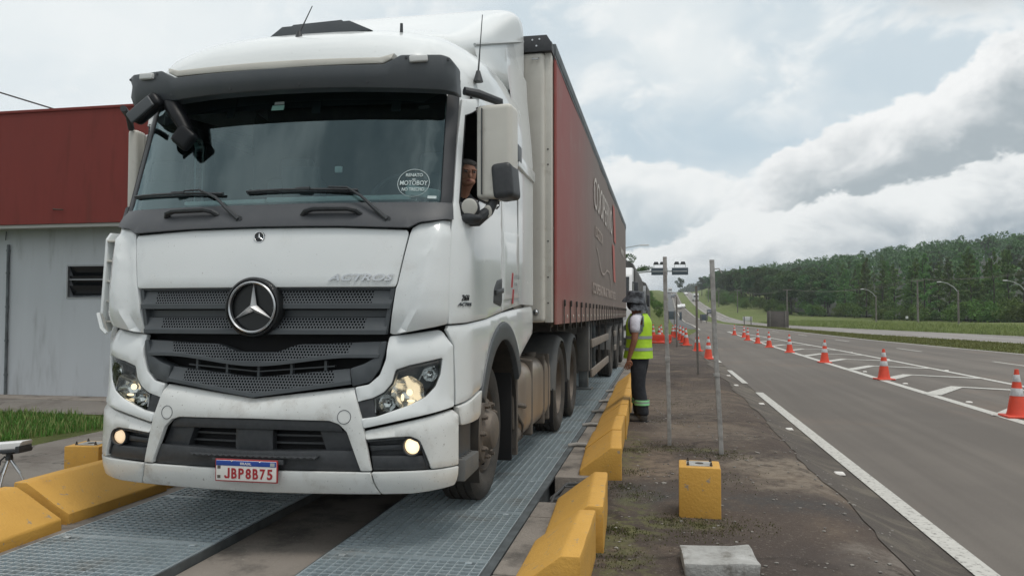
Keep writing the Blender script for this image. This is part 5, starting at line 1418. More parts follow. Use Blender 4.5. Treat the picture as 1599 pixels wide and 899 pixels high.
# posts
for i, (x_, y_, zt, dx, s_, lab) in enumerate(((.09, 8.6, 2.02, -.035, .044, 'weathered grey metal post beside the man in the vest, nearest the barriers'), (.60, 8.15, 1.95, -.075, .047, 'tall grey metal post standing alone right of the man, leaning a little left'), (.87, 18.7, 2.05, -.03, .05, 'thin grey post between the two tall posts, farther back'), (.69, 33.6, 2.1, 0, .06, 'far thin post behind the row of cones'))):
    b = MB(); b.prism([(-s_ / 2, -s_ / 2), (s_ / 2, -s_ / 2), (s_ / 2, s_ / 2), (-s_ / 2, s_ / 2)], 0, zt + .05, 'Z', bev=.004)
    bmesh.ops.subdivide_edges(b.b, edges=[e for e in b.b.edges if e.calc_length() > .4], cuts=8)
    for v in b.b.verts: v.co.x += dx * v.co.z / zt + .004 * math.sin(v.co.z * 3 + i)
    for z_ in (zt * .55, zt * .62, zt - .12): b.cyl((dx * z_ / zt, -s_ / 2 - .006, z_), (dx * z_ / zt, s_ / 2 + .006, z_), .008, .008, 8)
    if i == 0: b.box((dx * .45, 0, zt * .47), (s_ + .012, s_ + .012, .05), .004)
    if i == 1: b.box((dx * .5, 0, zt * .42), (s_ + .014, s_ + .014, .035), .004); b.tube([(dx * .96, 0, zt - .05), (dx + .07, .0, zt - .04), (dx + .10, 0, zt - .09)], .007, 6)
    o = b.out('post', 'post_paint' if i < 2 else 'wood_post'); o.location = (x_, y_, terr(x_, y_)); setp(o, lab, 'post')

# ------------------------------------------------------------------ cones
def cone_proto():
    r = thing('traffic_cone', (0, 0, 0), 'x', 'traffic cone')
    b = MB()
    b.box((0, 0, .018), (.40, .40, .036), .016, seg=3)
    prof = [(.150, .034), (.142, .06)]
    def rad(z): return .138 - (.138 - .026) * (z - .06) / .69
    prof += [(rad(z), z) for z in (.10, .2, .30, .36, .42, .48, .54, .60, .66, .70)] + [(.030, .735), (.026, .75), (.018, .75), (.015, .70)]
    b.lathe(prof, n=28); b.out('cone_body', 'cone_orange', r, local=True)
    for z0, z1 in ((.335, .455), (.555, .665)):
        b = MB(); b.lathe([(rad(z0) + .0015, z0), (rad(z0) + .003, z0 + .004), (rad(z1) + .003, z1 - .004), (rad(z1) + .0015, z1)], n=28); b.out('reflective_band', 'cone_white', r, local=True)
    return r
cp = cone_proto()
RC_ = [(5.63, 13.75), (5.54, 20.9), (5.47, 27.7), (5.43, 34.6), (5.24, 39.5), (5.3, 44.5), (5.3, 49.5), (5.7, 55.5), (5.6, 61.5)]
on2 = ['nearest', 'second nearest', 'third nearest', 'fourth nearest', 'fifth nearest', 'sixth nearest', 'seventh nearest', 'second farthest', 'farthest']
first = True
def putcone(x_, y_, lab, grp, rz=0, s_=1., tilt=0):
    global first
    c = cp if first else copytree(cp); first = False
    c.location = (x_, y_, terr(x_, y_) + .028); c.rotation_euler = (random.uniform(-.02, .02), random.uniform(-.025, .025), rz); c.scale = (s_, s_, s_); c['label'] = lab; c['group'] = grp
for i, (x_, y_) in enumerate(RC_): putcone(x_, y_, '%s orange cone of the line on the striped wedge between the lanes' % on2[i], 'cones on the striped wedge', random.uniform(-.3, .3), 1.03)
LC = [(1.60, 27.0), (1.42, 31.0), (1.12, 35.0), (1.10, 38.5), (1.05, 42), (.95, 46), (.92, 50), (.85, 55)]
on3 = ['nearest', 'second nearest', 'third nearest', 'fourth nearest', 'fifth nearest', 'third farthest', 'second farthest', 'farthest']
for i, (x_, y_) in enumerate(LC): putcone(x_, y_, '%s orange cone of the line along the left edge of the road' % on3[i], 'cones along the road edge', random.uniform(-.3, .3), 1.03)
for i, (x_, y_) in enumerate([(-.55, 38.0), (-.05, 38.6), (.32, 39.2), (.05, 44), (-.4, 45)]):
    putcone(x_, y_, ['orange cone just right of the man in the vest', 'middle cone of the three beside the man', 'cone left of the grey post beside the man', 'cone behind the grey post, farther off', 'cone half hidden by the man, farther off'][i], 'cones behind the man', random.uniform(-.3, .3), 1.05)
b = MB(); b.box((0, 0, .28), (1.3, .08, .30), .02); b.box((0, 0, .05), (1.2, .35, .08), .02); b.box((-.5, 0, .2), (.08, .12, .36), .01); b.box((.5, 0, .2), (.08, .12, .36), .01)
o = b.out('road_barrier', 'cone_orange'); o.location = (-.12, 37.6, terr(-.12, 37.6)); setp(o, 'low orange plastic road barrier in front of the cones beside the man', 'road barrier')

# ------------------------------------------------------------------ studs
k = 0
for (x_, y_) in ((1.78, 8.37), (1.77, 11.4), (1.78, 14.5), (1.6, 17.3), (1.72, 20.6), (5.7, 15.9), (5.72, 19.8), (5.75, 23.6), (8.2, 24.5), (8.1, 30), (8.0, 35)):
    b = MB(); b.box((0, 0, .012), (.11, .10, .024), .008, taper=.75); o = b.out('road_stud', 'plate_white'); o.location = (x_, y_, terr(x_, y_) + .022)
    setp(o, ('small white road stud left of the solid edge line, number %d from the front' % (k + 1)) if k < 5 else ('small white road stud on the striped wedge, number %d from the front' % (k - 4)), 'road stud', 'white road studs'); k += 1

# ------------------------------------------------------------------ building
bd = thing('building', (-14, 12.5, -.05), 'low building with dark red fascia over a pale grey wall, left of the truck', 'building')
WA, WB = -10.22, -9.45
b = MB(); b.b2((-24, 11.75, -.1), (WA, 20, 3.0)); b.b2((WA, 11.75, -.1), (WB, 20, 1.66)); b.b2((WA, 11.75, 2.24), (WB, 20, 3.0)); b.b2((WB, 11.75, -.1), (-6.6, 20, 3.0)); b.b2((WA, 12.1, 1.6), (WB, 20, 2.3))
b.out('wall', 'wall_grey', bd)
b = MB(); b.b2((-24.3, 11.30, 2.92), (-6.3, 20.3, 4.84)); b.b2((-24.32, 11.28, 4.84), (-6.28, 20.32, 4.89), .008)
b.out('fascia', 'wall_red', bd)
b = MB(); b.b2((-24.2, 11.34, 2.885), (-6.4, 11.9, 2.915)); b.b2((-24.2, 11.33, 2.86), (-6.4, 11.36, 2.917)); b.out('soffit', 'soffit', bd)
b = MB(); b.b2((WA, 11.74, 1.655), (WB, 11.80, 1.68)); b.b2((WA, 11.74, 2.22), (WB, 11.80, 2.245)); b.b2((WA, 11.74, 1.68), (WA + .025, 11.80, 2.22)); b.b2((WB - .025, 11.74, 1.68), (WB, 11.80, 2.22)); b.b2((WA + .025, 11.77, 1.98), (WB - .025, 11.80, 2.0))
wd = b.out('window_frame', 'alu', bd)
b = MB()
for k in range(3): b.box(((WA + WB) / 2, 11.82, 1.80 + k * .17), (.70, .008, .185), .0, rot=(R(28), 0, 0))
b.out('pane', 'window_dark', wd)
b = MB(); b.tube([(-11.46, 11.73, 2.86), (-11.46, 11.72, 2.7)], .008); b.tube([(-11.40, 11.72, 2.62), (-11.40, 11.72, -.05)], .024, 10)
for z_ in (.3, .9, 1.5, 2.1, 2.5): b.cyl((-11.40, 11.72, z_), (-11.40, 11.72, z_ + .03), .032)
b.out('downpipe', 'steel_side', bd)
b = MB(); b.tube([(-10.12, 11.30, 3.17), (-10.0, 11.22, 3.15), (-9.86, 11.22, 3.14)], .012, 6); b.out('rust_bar', 'bark', bd)
b = MB()
for x_ in (-21.5, -18.6, -15.7, -12.8, -8.2): b.b2((x_ - .006, 11.745, -.05), (x_ + .006, 11.752, 2.86))
b.out('wall_joint', 'lamp_grey', bd)
b = MB(); b.b2((-24, 11.2, -.06), (-6.5, 11.75, -.035), .004); b.out('plinth_step', 'concrete', bd)
rehome(MB().tube([(-24, 9.6, 7.6), (-17, 10.4, 5.9), (-11.6, 11.6, 5.35), (-10.2, 12.2, 4.92)], .014, 5).tube([(-10.6, 12.2, 4.9), (-10.2, 12.2, 5.02), (-9.8, 12.2, 4.93), (-9.4, 12.3, 5.0)], .006, 4).out('overhead_cable', 'wire'), 'pale overhead cable running to the roof of the red building', 'cable')

# ------------------------------------------------------------------ tripod instrument on the left
tp = thing('instrument', (-5.22, 5.42, -.05), 'white instrument case with black lower edge on a small tripod at the left picture edge', 'instrument')
ox, oy = -5.22, 5.42
b = MB(); b.prism([(oy - .05, .285), (oy - .065, .30), (oy - .06, .345), (oy - .045, .355), (oy + .045, .355), (oy + .06, .345), (oy + .065, .30), (oy + .05, .285)], ox - .9, ox + .17, 'X', bev=.006)
for v in b.b.verts:
    v.co.z += (v.co.x - ox) * .10
    if v.co.x > ox + .1: v.co.x -= (.355 - v.co.z + .017) * .5
b.out('case', 'car_white', tp)
b = MB(); b.prism([(oy - .07, .270), (oy - .07, .292), (oy + .07, .292), (oy + .07, .270)], ox - .9, ox + .155, 'X', bev=.003); b.b2((ox + .12, oy - .072, .262), (ox + .158, oy + .06, .318), .005)
for v in b.b.verts: v.co.z += (v.co.x - ox) * .10
b.out('black_edge', Bp, tp)
b = MB(); b.cyl((ox, oy, .21), (ox, oy, .265), .030, .022, 14); b.tube([(ox - .03, oy - .01, .235), (ox - .06, oy - .03, .20), (ox - .05, oy - .04, .17)], .008, 6); b.box((ox, oy, .262), (.09, .06, .012), .003); b.out('tripod_head', Bp, tp)
for k, (dx, dy) in enumerate(((.02, -.12), (-.16, .02), (.16, .03))):
    b = MB(); b.tube([(ox, oy, .225), (ox + dx * .55, oy + dy * .55, .10)], .011, 8); b.tube([(ox + dx * .55, oy + dy * .55, .10), (ox + dx, oy + dy, -.045)], .007, 8); b.sph((ox + dx, oy + dy, -.043), .012, 8); b.out('tripod_leg', 'satin_silver', tp)
b = MB(); b.sph((ox - .30, oy + 2.3, .0), .16, 28, scale=(1.9, 1, .5))
for v in b.b.verts: v.co += noise.noise_vector(v.co * 7) * .09; v.co.z = max(v.co.z, -.045)
rehome(b.out('orange_bag', 'cone_orange'), 'crumpled orange cloth lying in the grass behind the white instrument', 'cloth')
b = MB(); b.tube([(-5.9, 4.4, -.035), (-5.2, 4.75, -.035), (-4.7, 5.0, -.037), (-4.5, 5.15, -.037), (-4.42, 5.9, -.037)], .008, 6)
rehome(b.out('cable', 'wire'), 'thin black cable lying on the concrete behind the left barriers', 'cable')

# ------------------------------------------------------------------ signals, lamps, poles, boards
sg_ = thing('traffic_signal', (-5.0, 70, terr(-5, 70)), 'curved arm with two dark signal boards seen from behind, high over the lane', 'traffic signal')
b = MB(); zg = terr(-5, 70); b.tube([(-5, 70, zg), (-5, 70, 3.6), (-4.6, 70, 4.6), (-3.2, 70, 4.95), (-1, 70, 5.15), (2.4, 70, 5.18)], [.14, .12, .11, .09, .08, .07], 10); b.out('arm', 'lamp_grey', sg_)
for cx_ in (-.05, 1.75):
    b = MB(); b.box((cx_, 69.85, 5.13), (1.42, .14, .64), .03); b.out('board', 'grey_sign_back', sg_)
    b = MB(); b.b2((cx_ - .62, 69.74, 5.09), (cx_ + .62, 69.77, 5.17), .01)
    for q in (-.5, .5): b.tube([(cx_ + q, 69.76, 5.4), (cx_ + q * .9, 69.76, 5.75)], .025, 6)
    b.tube([(cx_ - .5, 69.76, 5.74), (cx_ + .5, 69.76, 5.74)], .025, 6); b.out('bracket', 'lamp_grey', sg_)
    b = MB()
    for q in (-.28, .26): b.prism([(cx_ + q - .26, 5.74), (cx_ + q - .15, 5.98), (cx_ + q + .15, 5.98), (cx_ + q + .24, 5.74)], 69.6, 69.9, 'Y', bev=.02)
    b.out('floodlight', Bp, sg_)
def street_lamp(x, y, h, arm, lab, name='street_lamp', up=.9, r0=.11):
    z = terr(x, y); r = thing(name, (x, y, z), lab, 'street lamp')
    b = MB(); b.tube([(x, y, z), (x, y, z + h)], [r0, r0 * .75], 10); b.out('pole', 'wood_post', r)
    b = MB(); b.tube([(x, y, z + h - .25), (x + arm * .25, y, z + h + up * .35), (x + arm * .6, y, z + h + up * .8), (x + arm, y, z + h + up)], [.045, .04, .035, .03], 8); b.out('arm', 'lamp_grey', r)
    b = MB(); b.box((x + arm * 1.12, y, z + h + up + .0), (abs(arm) * .24, .20, .10), .04, seg=3); b.out('lamp_head', 'car_white', r)
street_lamp(32.1, 92, 3.95, -1.7, 'street lamp with a slanting arm before the bushes, second from the right edge')
street_lamp(37.1, 88, 3.9, -1.7, 'street lamp at the right edge, its arm reaching in over the bushes')
street_lamp(29.6, 115, 3.85, -1.6, 'farther street lamp left of the others, in front of the pines')
street_lamp(-4.4, 60, 6.0, 2.9, 'street lamp rising behind the red trailer, head against the sky', up=.95)
def upole(x, y, h, lab, xb=1.6, zz=None):
    z = terr(x, y); r = thing('utility_pole', (x, y, z), lab, 'utility pole')
    b = MB(); b.tube([(x, y, z), (x, y, z + h)], [.16, .11], 8); b.out('pole', 'wood_post', r)
    b = MB(); b.box((x, y, z + h - .15), (xb, .1, .12), .01)
    for q in (-.45, 0, .45): b.cyl((x + xb * q, y, z + h - .1), (x + xb * q, y, z + h + .12), .05, .04, 8)
    b.out('crossarm', 'wood_post', r)
UP = [(44.5, 78, 7.6), (36.5, 120, 6.2), (25.5, 165, 6.0), (20.5, 215, 6.2), (19.6, 270, 6.0), (19.8, 330, 6.5)]
for i, (x, y, h) in enumerate(UP): upole(x, y, h, ['power-line pole beyond the right picture edge', 'wooden power pole with a crossarm before the pines, right of the dark board', 'thin power pole at the left end of the pines', 'distant power pole on the slope below the forest', 'far power pole beside the climbing road', 'farthest power pole near the crest of the road'][i])
b = MB()
for dx in (-.7, .7):
    P = [Vector((x + dx, y, terr(x, y) + h + .1)) for x, y, h in UP]
    for p, q in zip(P, P[1:]): b.tube([p.lerp(q, k / 8) - Vector((0, 0, 1.1 * (1 - (2 * k / 8 - 1) ** 2))) for k in range(9)], .018, 4)
rehome(b.out('power_line', 'wood_post'), 'pale power lines sagging between the poles before the forest', 'power line')
def board(x, y, w_, h_, zb, m_, lab, name='sign_board', posts=True, pm='wood_post'):
    z = terr(x, y); r = thing(name, (x, y, z), lab, 'sign'); b = MB(); b.box((x, y, z + zb + h_ / 2), (w_, .08, h_), .01); b.out('panel', m_, r)
    if posts:
        for q in (-.36, .36):
            b = MB(); b.b2((x + w_ * q - .06, y - .14, z), (x + w_ * q + .06, y - .045, z + zb + h_ + .05), .01); b.out('post', pm, r)
board(13.9, 97, 2.5, 1.95, .0, 'panel_brown', 'big dark brown board on two pale posts on the grass median')
board(11.9, 111, 1.25, .62, .62, 'cone_white', 'small white sign panel standing on the far verge')
board(1.55, 112, 1.15, 1.15, .75, 'grey_sign_back', 'dark square sign seen from behind, left of the road')
board(3.0, 118, .35, 1.2, .7, 'grey_sign_back', 'narrow dark sign edge-on beside the road', posts=False)
board(7.35, 136, 1.3, 1.05, .45, 'grey_sign_back', 'dark square sign on the median, seen between two posts')
board(28.6, 98, .28, .30, .75, 'cone_white', 'tiny round white marker plate in the grass before the bushes', name='marker_plate', posts=False)

# ------------------------------------------------------------------ distant vehicles
def car(x, y, m_, lab, truck_=False, rz=0):
    z = terr(x, y); r = thing('truck' if truck_ else 'car', (x, y, z), lab, 'truck' if truck_ else 'car')
    if truck_:
        b = MB(); b.prism([(-3.2, .5), (-3.2, 1.7), (-2.9, 2.6), (-1.2, 2.7), (-1.2, .5)], -1.15, 1.15, 'X', bev=.08); b.out('cab', 'car_white', r, local=True)
        b = MB(); b.b2((-1.25, -1.0, .9), (1.25, 5.5, 3.5), .04); b.out('box_body', m_, r, local=True)
        b = MB(); b.box((0, -3.1, 2.1), (2.1, .1, .7), .02, rot=(R(-18), 0, 0)); b.out('windscreen', 'window_dark', r, local=True)
    else:
        b = MB(); b.prism([(-2.1, .35), (-2.1, .75), (-1.2, .92), (-.55, 1.42), (1.1, 1.45), (1.9, .95), (2.1, .85), (2.1, .35)], -.85, .85, 'X', bev=.1); b.out('body', m_, r, local=True)
        b = MB(); b.prism([(-1.13, .95), (-.53, 1.38), (1.08, 1.40), (1.8, .97)], -.865, .865, 'X', bev=.02); b.out('windows', 'window_dark', r, local=True)
        for q in (-.6, .6): b = MB(); b.box((q, -2.1, .65), (.3, .06, .14), .02); b.out('headlight', 'satin_silver', r, local=True)
    for yy in ((-2.2, 3.8) if truck_ else (-1.3, 1.3)):
        for q in ((-1.05, 1.05) if truck_ else (-.78, .78)):
            rr = .5 if truck_ else .32; b = MB(); b.lathe([(.001, -.1), (rr * .6, -.11), (rr, -.1), (rr, .1), (rr * .6, .11), (.001, .1)], (q, yy, rr), 'X', 16); b.out('wheel', 'rubber', r, local=True)
car(5.85, 255, 'car_white', 'white car driving down the slope, left of two side by side')
car(7.3, 262, 'car_white', 'white car driving down the slope, right of two side by side')
car(12.8, 205, 'car_dark', 'small dark car on the far carriageway')
car(6.2, 390, 'car_dark', 'dark car near the crest of the hill', rz=0)
car(7.3, 420, 'car_grey', 'grey car at the crest of the hill')
car(15.3, 345, 'car_white', 'white box truck on the far carriageway near the crest', True)
car(6.0, 480, 'car_white', 'white truck coming over the crest of the road', True)
car(14.2, 440, 'car_white', 'tiny white car near the crest on the far carriageway')
# ------------------------------------------------------------------ people
def skinned(verts, edges, radii, name, m_, parent, root=0, sub=2, flatx=None):
    me = bpy.data.meshes.new(name); me.from_pydata([Vector(v) for v in verts], edges, [])
    o = bpy.data.objects.new(name, me); col.objects.link(o)
    md = o.modifiers.new('s', 'SKIN'); md.use_smooth_shade = True; md.branch_smoothing = .4
    for i, d in enumerate(me.skin_vertices[0].data):
        r = radii[i]; d.radius = r if isinstance(r, tuple) else (r, r); d.use_root = (i == root)
    sb = o.modifiers.new('u', 'SUBSURF'); sb.levels = sub; sb.render_levels = sub
    bpy.context.view_layer.update(); dg = bpy.context.evaluated_depsgraph_get()
    m2 = bpy.data.meshes.new_from_object(o.evaluated_get(dg)); bpy.data.objects.remove(o)
    m2.materials.clear(); m2.name = name
    return link(name, m2, parent, (m_,), local=True, sharp=80)
def chain(V, E_, Rd, pts, start=None):
    """append a chain; returns the index of its last vertex"""
    prev = start
    for p, r in pts:
        V.append(p); Rd.append(r); i = len(V) - 1
        if prev is not None: E_.append((prev, i))
        prev = i
    return prev
def fingers(V, E_, Rd, wrist, hand, d, side, up, curl=.5):
    """five separate fingers rooted in the palm; d = direction of the hand"""
    d = Vector(d).normalized(); s_ = Vector(side).normalized(); u = Vector(up).normalized(); h = Vector(V[hand])
    for k, (off, L) in enumerate(((-.030, .066), (-.010, .076), (.010, .072), (.029, .058))):
        a = h + d * .035 + s_ * off; q1 = a + d * L * .45 + u * curl * .010; q2 = q1 + d * L * .30 + u * curl * .022; q3 = q2 + d * L * .16 + u * curl * .026
        chain(V, E_, Rd, [(tuple(a), .0105), (tuple(q1), .0092), (tuple(q2), .0084), (tuple(q3), .0072)], hand)
    a = h + s_ * -.034 - d * .012; chain(V, E_, Rd, [(tuple(a), .0125), (tuple(a + d * .034 - s_ * .016 + u * .01), .0105), (tuple(a + d * .060 - s_ * .016 + u * .02), .0088)], hand)

def face_parts(root, c, fwd, up, sc_, skinm, parent):
    f = Vector(fwd).normalized(); u = Vector(up); u = (u - f * u.dot(f)).normalized(); r = f.cross(u)
    c = Vector(c)
    Rm = Matrix((r, f, u)).transposed()
    b = MB()
    def W_(x, y, z): return c + (r * x + f * y + u * z) * sc_
    # nose, brow, cheek and ear volumes
    b.sph(W_(0, .102, -.018), .017 * sc_, 14, scale=(.8, 1.0, 1.15), rot=Rm); b.sph(W_(0, .096, .008), .013 * sc_, 12, scale=(.7, .9, 1.9), rot=Rm)
    for sg in (1, -1):
        b.sph(W_(.078 * sg, -.005, -.008), .022 * sc_, 12, scale=(.35, .8, 1.35), rot=Rm); b.sph(W_(.033 * sg, .078, .028), .02 * sc_, 12, scale=(1.2, .7, .4), rot=Rm)
    b.out('nose_and_ears', skinm, parent)
    b = MB()
    for sg in (1, -1): b.sph(W_(.031 * sg, .083, .012), .0115 * sc_, 12, mi=0, scale=(1.2, .8, .7), rot=Rm); b.sph(W_(.031 * sg, .0915, .011), .0055 * sc_, 8, mi=1)
    b.out('eyes', ('eye_white', 'eye_dark'), parent)
    b = MB(); b.sph(W_(0, .088, -.052), .017 * sc_, 12, scale=(1.35, .6, .35), rot=Rm); b.out('mouth', 'lip', parent)

# worker in the yellow vest: faces the truck (-X), seen from his left side
px_, py_ = -.29, 10.55; pz_ = -.05
man = thing('person', (px_, py_, pz_), 'man in lime safety vest, black trousers and dark bucket hat standing beside the yellow barriers', 'person')
man.rotation_euler = (0, 0, R(78)); man.scale = (1.10, 1.13, .985)
# local frame: +y = forward, x = right hand side; the left arm (-x) is towards the camera
V, E_, Rd = [], [], []
V.append((0, -.01, .93)); Rd.append((.145, .105))
t1_ = chain(V, E_, Rd, [((0, -.02, 1.05), (.140, .108)), ((0, -.01, 1.20), (.150, .115)), ((0, .0, 1.34), (.155, .112)), ((0, .005, 1.43), (.10, .08))], 0)
nk = chain(V, E_, Rd, [((0, .02, 1.49), .055), ((0, .045, 1.55), .062), ((0, .055, 1.62), (.078, .095)), ((0, .05, 1.685), (.074, .088)), ((0, .045, 1.73), (.05, .06))], t1_)
for sg in (-1, 1):
    sh = chain(V, E_, Rd, [((.10 * sg, .0, 1.405), .062), ((.185 * sg, -.005, 1.385), .058)], t1_ - 0)
    if sg < 0: pts = [((-.215, -.01, 1.24), .047), ((-.225, -.005, 1.11), .040), ((-.215, .035, .98), .035), ((-.205, .065, .87), .026), ((-.20, .078, .815), (.036, .020))]
    else: pts = [((.215, .0, 1.24), .047), ((.225, .02, 1.11), .040), ((.215, .05, .98), .035), ((.205, .08, .87), .026), ((.20, .09, .815), (.036, .020))]
    hd = chain(V, E_, Rd, pts, sh)
    if sg < 0: fingers(V, E_, Rd, hd - 1, hd, (-.01, .05, -1), (0, 1, .05), (.6, .5, 0), .7)
    else: fingers(V, E_, Rd, hd - 1, hd, (.01, .05, -1), (0, 1, .05), (-.6, .5, 0), .7)
    lg = chain(V, E_, Rd, [((.085 * sg, -.01, .86), .092), ((.10 * sg, .0 + .02 * sg, .68), .078), ((.105 * sg, .01 + .03 * sg, .50), .060), ((.11 * sg, -.01 + .04 * sg, .34), .056), ((.115 * sg, -.03 + .05 * sg, .12), .038), ((.12 * sg, -.02 + .05 * sg, .05), .04), ((.13 * sg, .10 + .05 * sg, .035), .036), ((.13 * sg, .16 + .05 * sg, .03), .026)], 0)
body = skinned(V, E_, Rd, 'body', 'skin_tan', man, 0)
# trousers
V, E_, Rd = [(0, -.01, .93)], [], [(.158, .122)]
chain(V, E_, Rd, [((0, -.01, 1.02), (.152, .120))], 0)
for sg in (-1, 1): chain(V, E_, Rd, [((.090 * sg, -.012, .82), .112), ((.10 * sg, .0 + .02 * sg, .66), .100), ((.105 * sg, .012 + .03 * sg, .49), .088), ((.112 * sg, -.01 + .04 * sg, .30), .085), ((.118 * sg, -.025 + .05 * sg, .14), .080), ((.12 * sg, -.02 + .05 * sg, .085), .078)], 0)
skinned(V, E_, Rd, 'trousers', 'trouser_black', man, 0)
b = MB()
for sg in (-1, 1):
    cx_, cy_ = .114 * sg, -.018 + .045 * sg
    for z0, z1, mi in ((.235, .262, 0), (.262, .282, 1), (.282, .305, 0)): b.lathe([(.086, z0), (.0885, z0 + .003), (.0885, z1 - .003), (.086, z1)], (cx_, cy_, 0), 'Z', 28, mi=mi)
b.out('trouser_band', ('band_green', 'band_silver'), man, local=True)
# t-shirt with short sleeves
V, E_, Rd = [(0, -.01, .98)], [], [(.158, .122)]
t1_ = chain(V, E_, Rd, [((0, -.02, 1.08), (.155, .12)), ((0, -.01, 1.22), (.162, .125)), ((0, .0, 1.345), (.165, .122)), ((0, .01, 1.43), (.105, .085)), ((0, .02, 1.47), (.068, .06))], 0)
for sg in (-1, 1):
    chain(V, E_, Rd, [((.11 * sg, .0, 1.40), .075), ((.190 * sg, -.003, 1.375), .072), ((.213 * sg, -.008 + (.01 if sg > 0 else 0), 1.28), .064), ((.221 * sg, -.008 + (.04 if sg > 0 else 0), 1.195), .062)], t1_ - 1)
skinned(V, E_, Rd, 't_shirt', 'shirt_white', man, 0)
# safety vest: a shell around the torso with deep arm holes
b = MB(); rows, prof = [], [(.80 + .06, .185, .150), (.90, .180, .148), (.98, .176, .143), (1.08, .172, .140), (1.18, .176, .143), (1.28, .182, .145), (1.35, .180, .142), (1.40, .160, .125), (1.44, .125, .105), (1.475, .088, .085)]
def vshell(z0, z1, grow, mi, b, arm=True):
    n = 64; zs = [z0 + (z1 - z0) * i / max(2, int((z1 - z0) / .02)) for i in range(max(2, int((z1 - z0) / .02)) + 1)]; Vv = []
    bb = bmesh.new()
    for z in zs:
        hx = itp([(p[0], p[1]) for p in prof], z) + grow; hy = itp([(p[0], p[2]) for p in prof], z) + grow; r = []
        for i in range(n):
            t_ = 2 * math.pi * i / n; k = 1 + .020 * noise.noise(Vector((math.cos(t_) * 2, math.sin(t_) * 2, z * 7))) + .03 * (1 - sm(z, .86, 1.1)) * math.sin(t_ * 5 + 1) * .5
            r.append(bb.verts.new((hx * k * math.cos(t_), -.005 + hy * k * math.sin(t_) + .03 * (1 - sm(z, .85, 1.1)) * (math.sin(t_) > 0), z)))
        Vv.append(r)
    for zi in range(len(zs) - 1):
        for i in range(n):
            t_ = 2 * math.pi * (i + .5) / n; z = (zs[zi] + zs[zi + 1]) / 2
            side_ = abs(math.cos(t_))
            if arm and side_ > .80 and z > 1.17 + .12 * (1 - (side_ - .80) / .2) ** 2: continue
            bb.faces.new((Vv[zi][i], Vv[zi][(i + 1) % n], Vv[zi + 1][(i + 1) % n], Vv[zi + 1][i]))
    bmesh.ops.delete(bb, geom=[v for v in bb.verts if not v.link_faces], context='VERTS')
    b._merge(bb, mi)
vshell(.86, 1.47, .010, 0, b); b.out('vest', 'vest_lime', man, local=True, sharp=80)
b = MB(); vshell(.965, 1.005, .014, 0, b, False); vshell(1.125, 1.165, .014, 0, b, False); b.out('vest_band', 'band_silver', man, local=True, sharp=80)
# arm-hole trim
for sg in (-1, 1):
    b = MB(); pts = []
    for k in range(25):
        t_ = -1 + 2 * k / 24; z = 1.175 + .26 * abs(t_) ** .8; hx = itp([(p[0], p[1]) for p in prof], z) + .012; hy = itp([(p[0], p[2]) for p in prof], z) + .012
        ca = .97 - .20 * abs(t_) ** .5; sa = math.copysign(math.sqrt(max(0, 1 - ca * ca)), t_)
        pts.append((sg * hx * ca, -.005 + hy * sa, z))
    b.tube(pts, .009, 6); b.out('vest_trim', 'vest_lime_grey', man, local=True)
# boots
b = MB()
for sg in (-1, 1):
    x_, y_ = .122 * sg, .05 * sg
    b.sph((x_, y_ + .10, .045), .062, 18, scale=(.85, 2.0, .78)); b.sph((x_, y_ - .02, .07), .058, 16, scale=(.9, 1.1, 1.3)); b.box((x_, y_ + .055, .012), (.10, .29, .026), .012, mi=1)
b.out('boots', ('boot', 'gap_black'), man, local=True)
# bucket hat, neck flap and hair
b = MB(); hc = Vector((0, .045, 1.675)); Q = Matrix.Rotation(R(8), 4, 'X')
b.lathe([(.148, -.058), (.134, -.022), (.112, .004), (.104, .03), (.100, .075), (.090, .095), (.05, .102), (.001, .102)], (0, 0, 0), 'Z', 32)
for v in b.b.verts: v.co = Q @ v.co + hc + noise.noise_vector(v.co * 12) * .012
b.out('hat', 'camo', man, local=True, sharp=60)
b = MB(); rows = []
for k in range(11):
    q = k / 10; rr = .098 + .03 * q + .03 * q * q; rows.append([((rr) * math.cos(R(t_)), .03 + rr * 1.0 * math.sin(R(t_)), 1.70 - .19 * q + .008 * math.sin(t_ * .3)) for t_ in range(168, 400, 8)])
b.grid(rows); b.out('neck_flap', 'camo', man, local=True, sharp=80)
fr_ = MB(); fr_.sph((0, .06, 1.60), .084, 18, scale=(.92, 1.0, 1.15)); fr_.out('face_scarf', 'shirt_dark', man, local=True)
b = MB(); b.sph((0, .065, 1.65), .08, 18, scale=(.90, 1.02, .8)); b.out('face', 'skin_tan', man, local=True)
face_parts(man, (0, .055, 1.65), (0, 1, -.15), (0, 0, 1), .85, 'skin_tan', man) if False else None
b = MB()
for sg in (-1, 1): b.sph((.03 * sg, .142, 1.665), .010, 8)
b.sph((0, .152, 1.64), .016, 10, scale=(.8, 1, 1.3), mi=1)
b.out('eyes', ('eye_dark', 'skin_tan'), man, local=True)

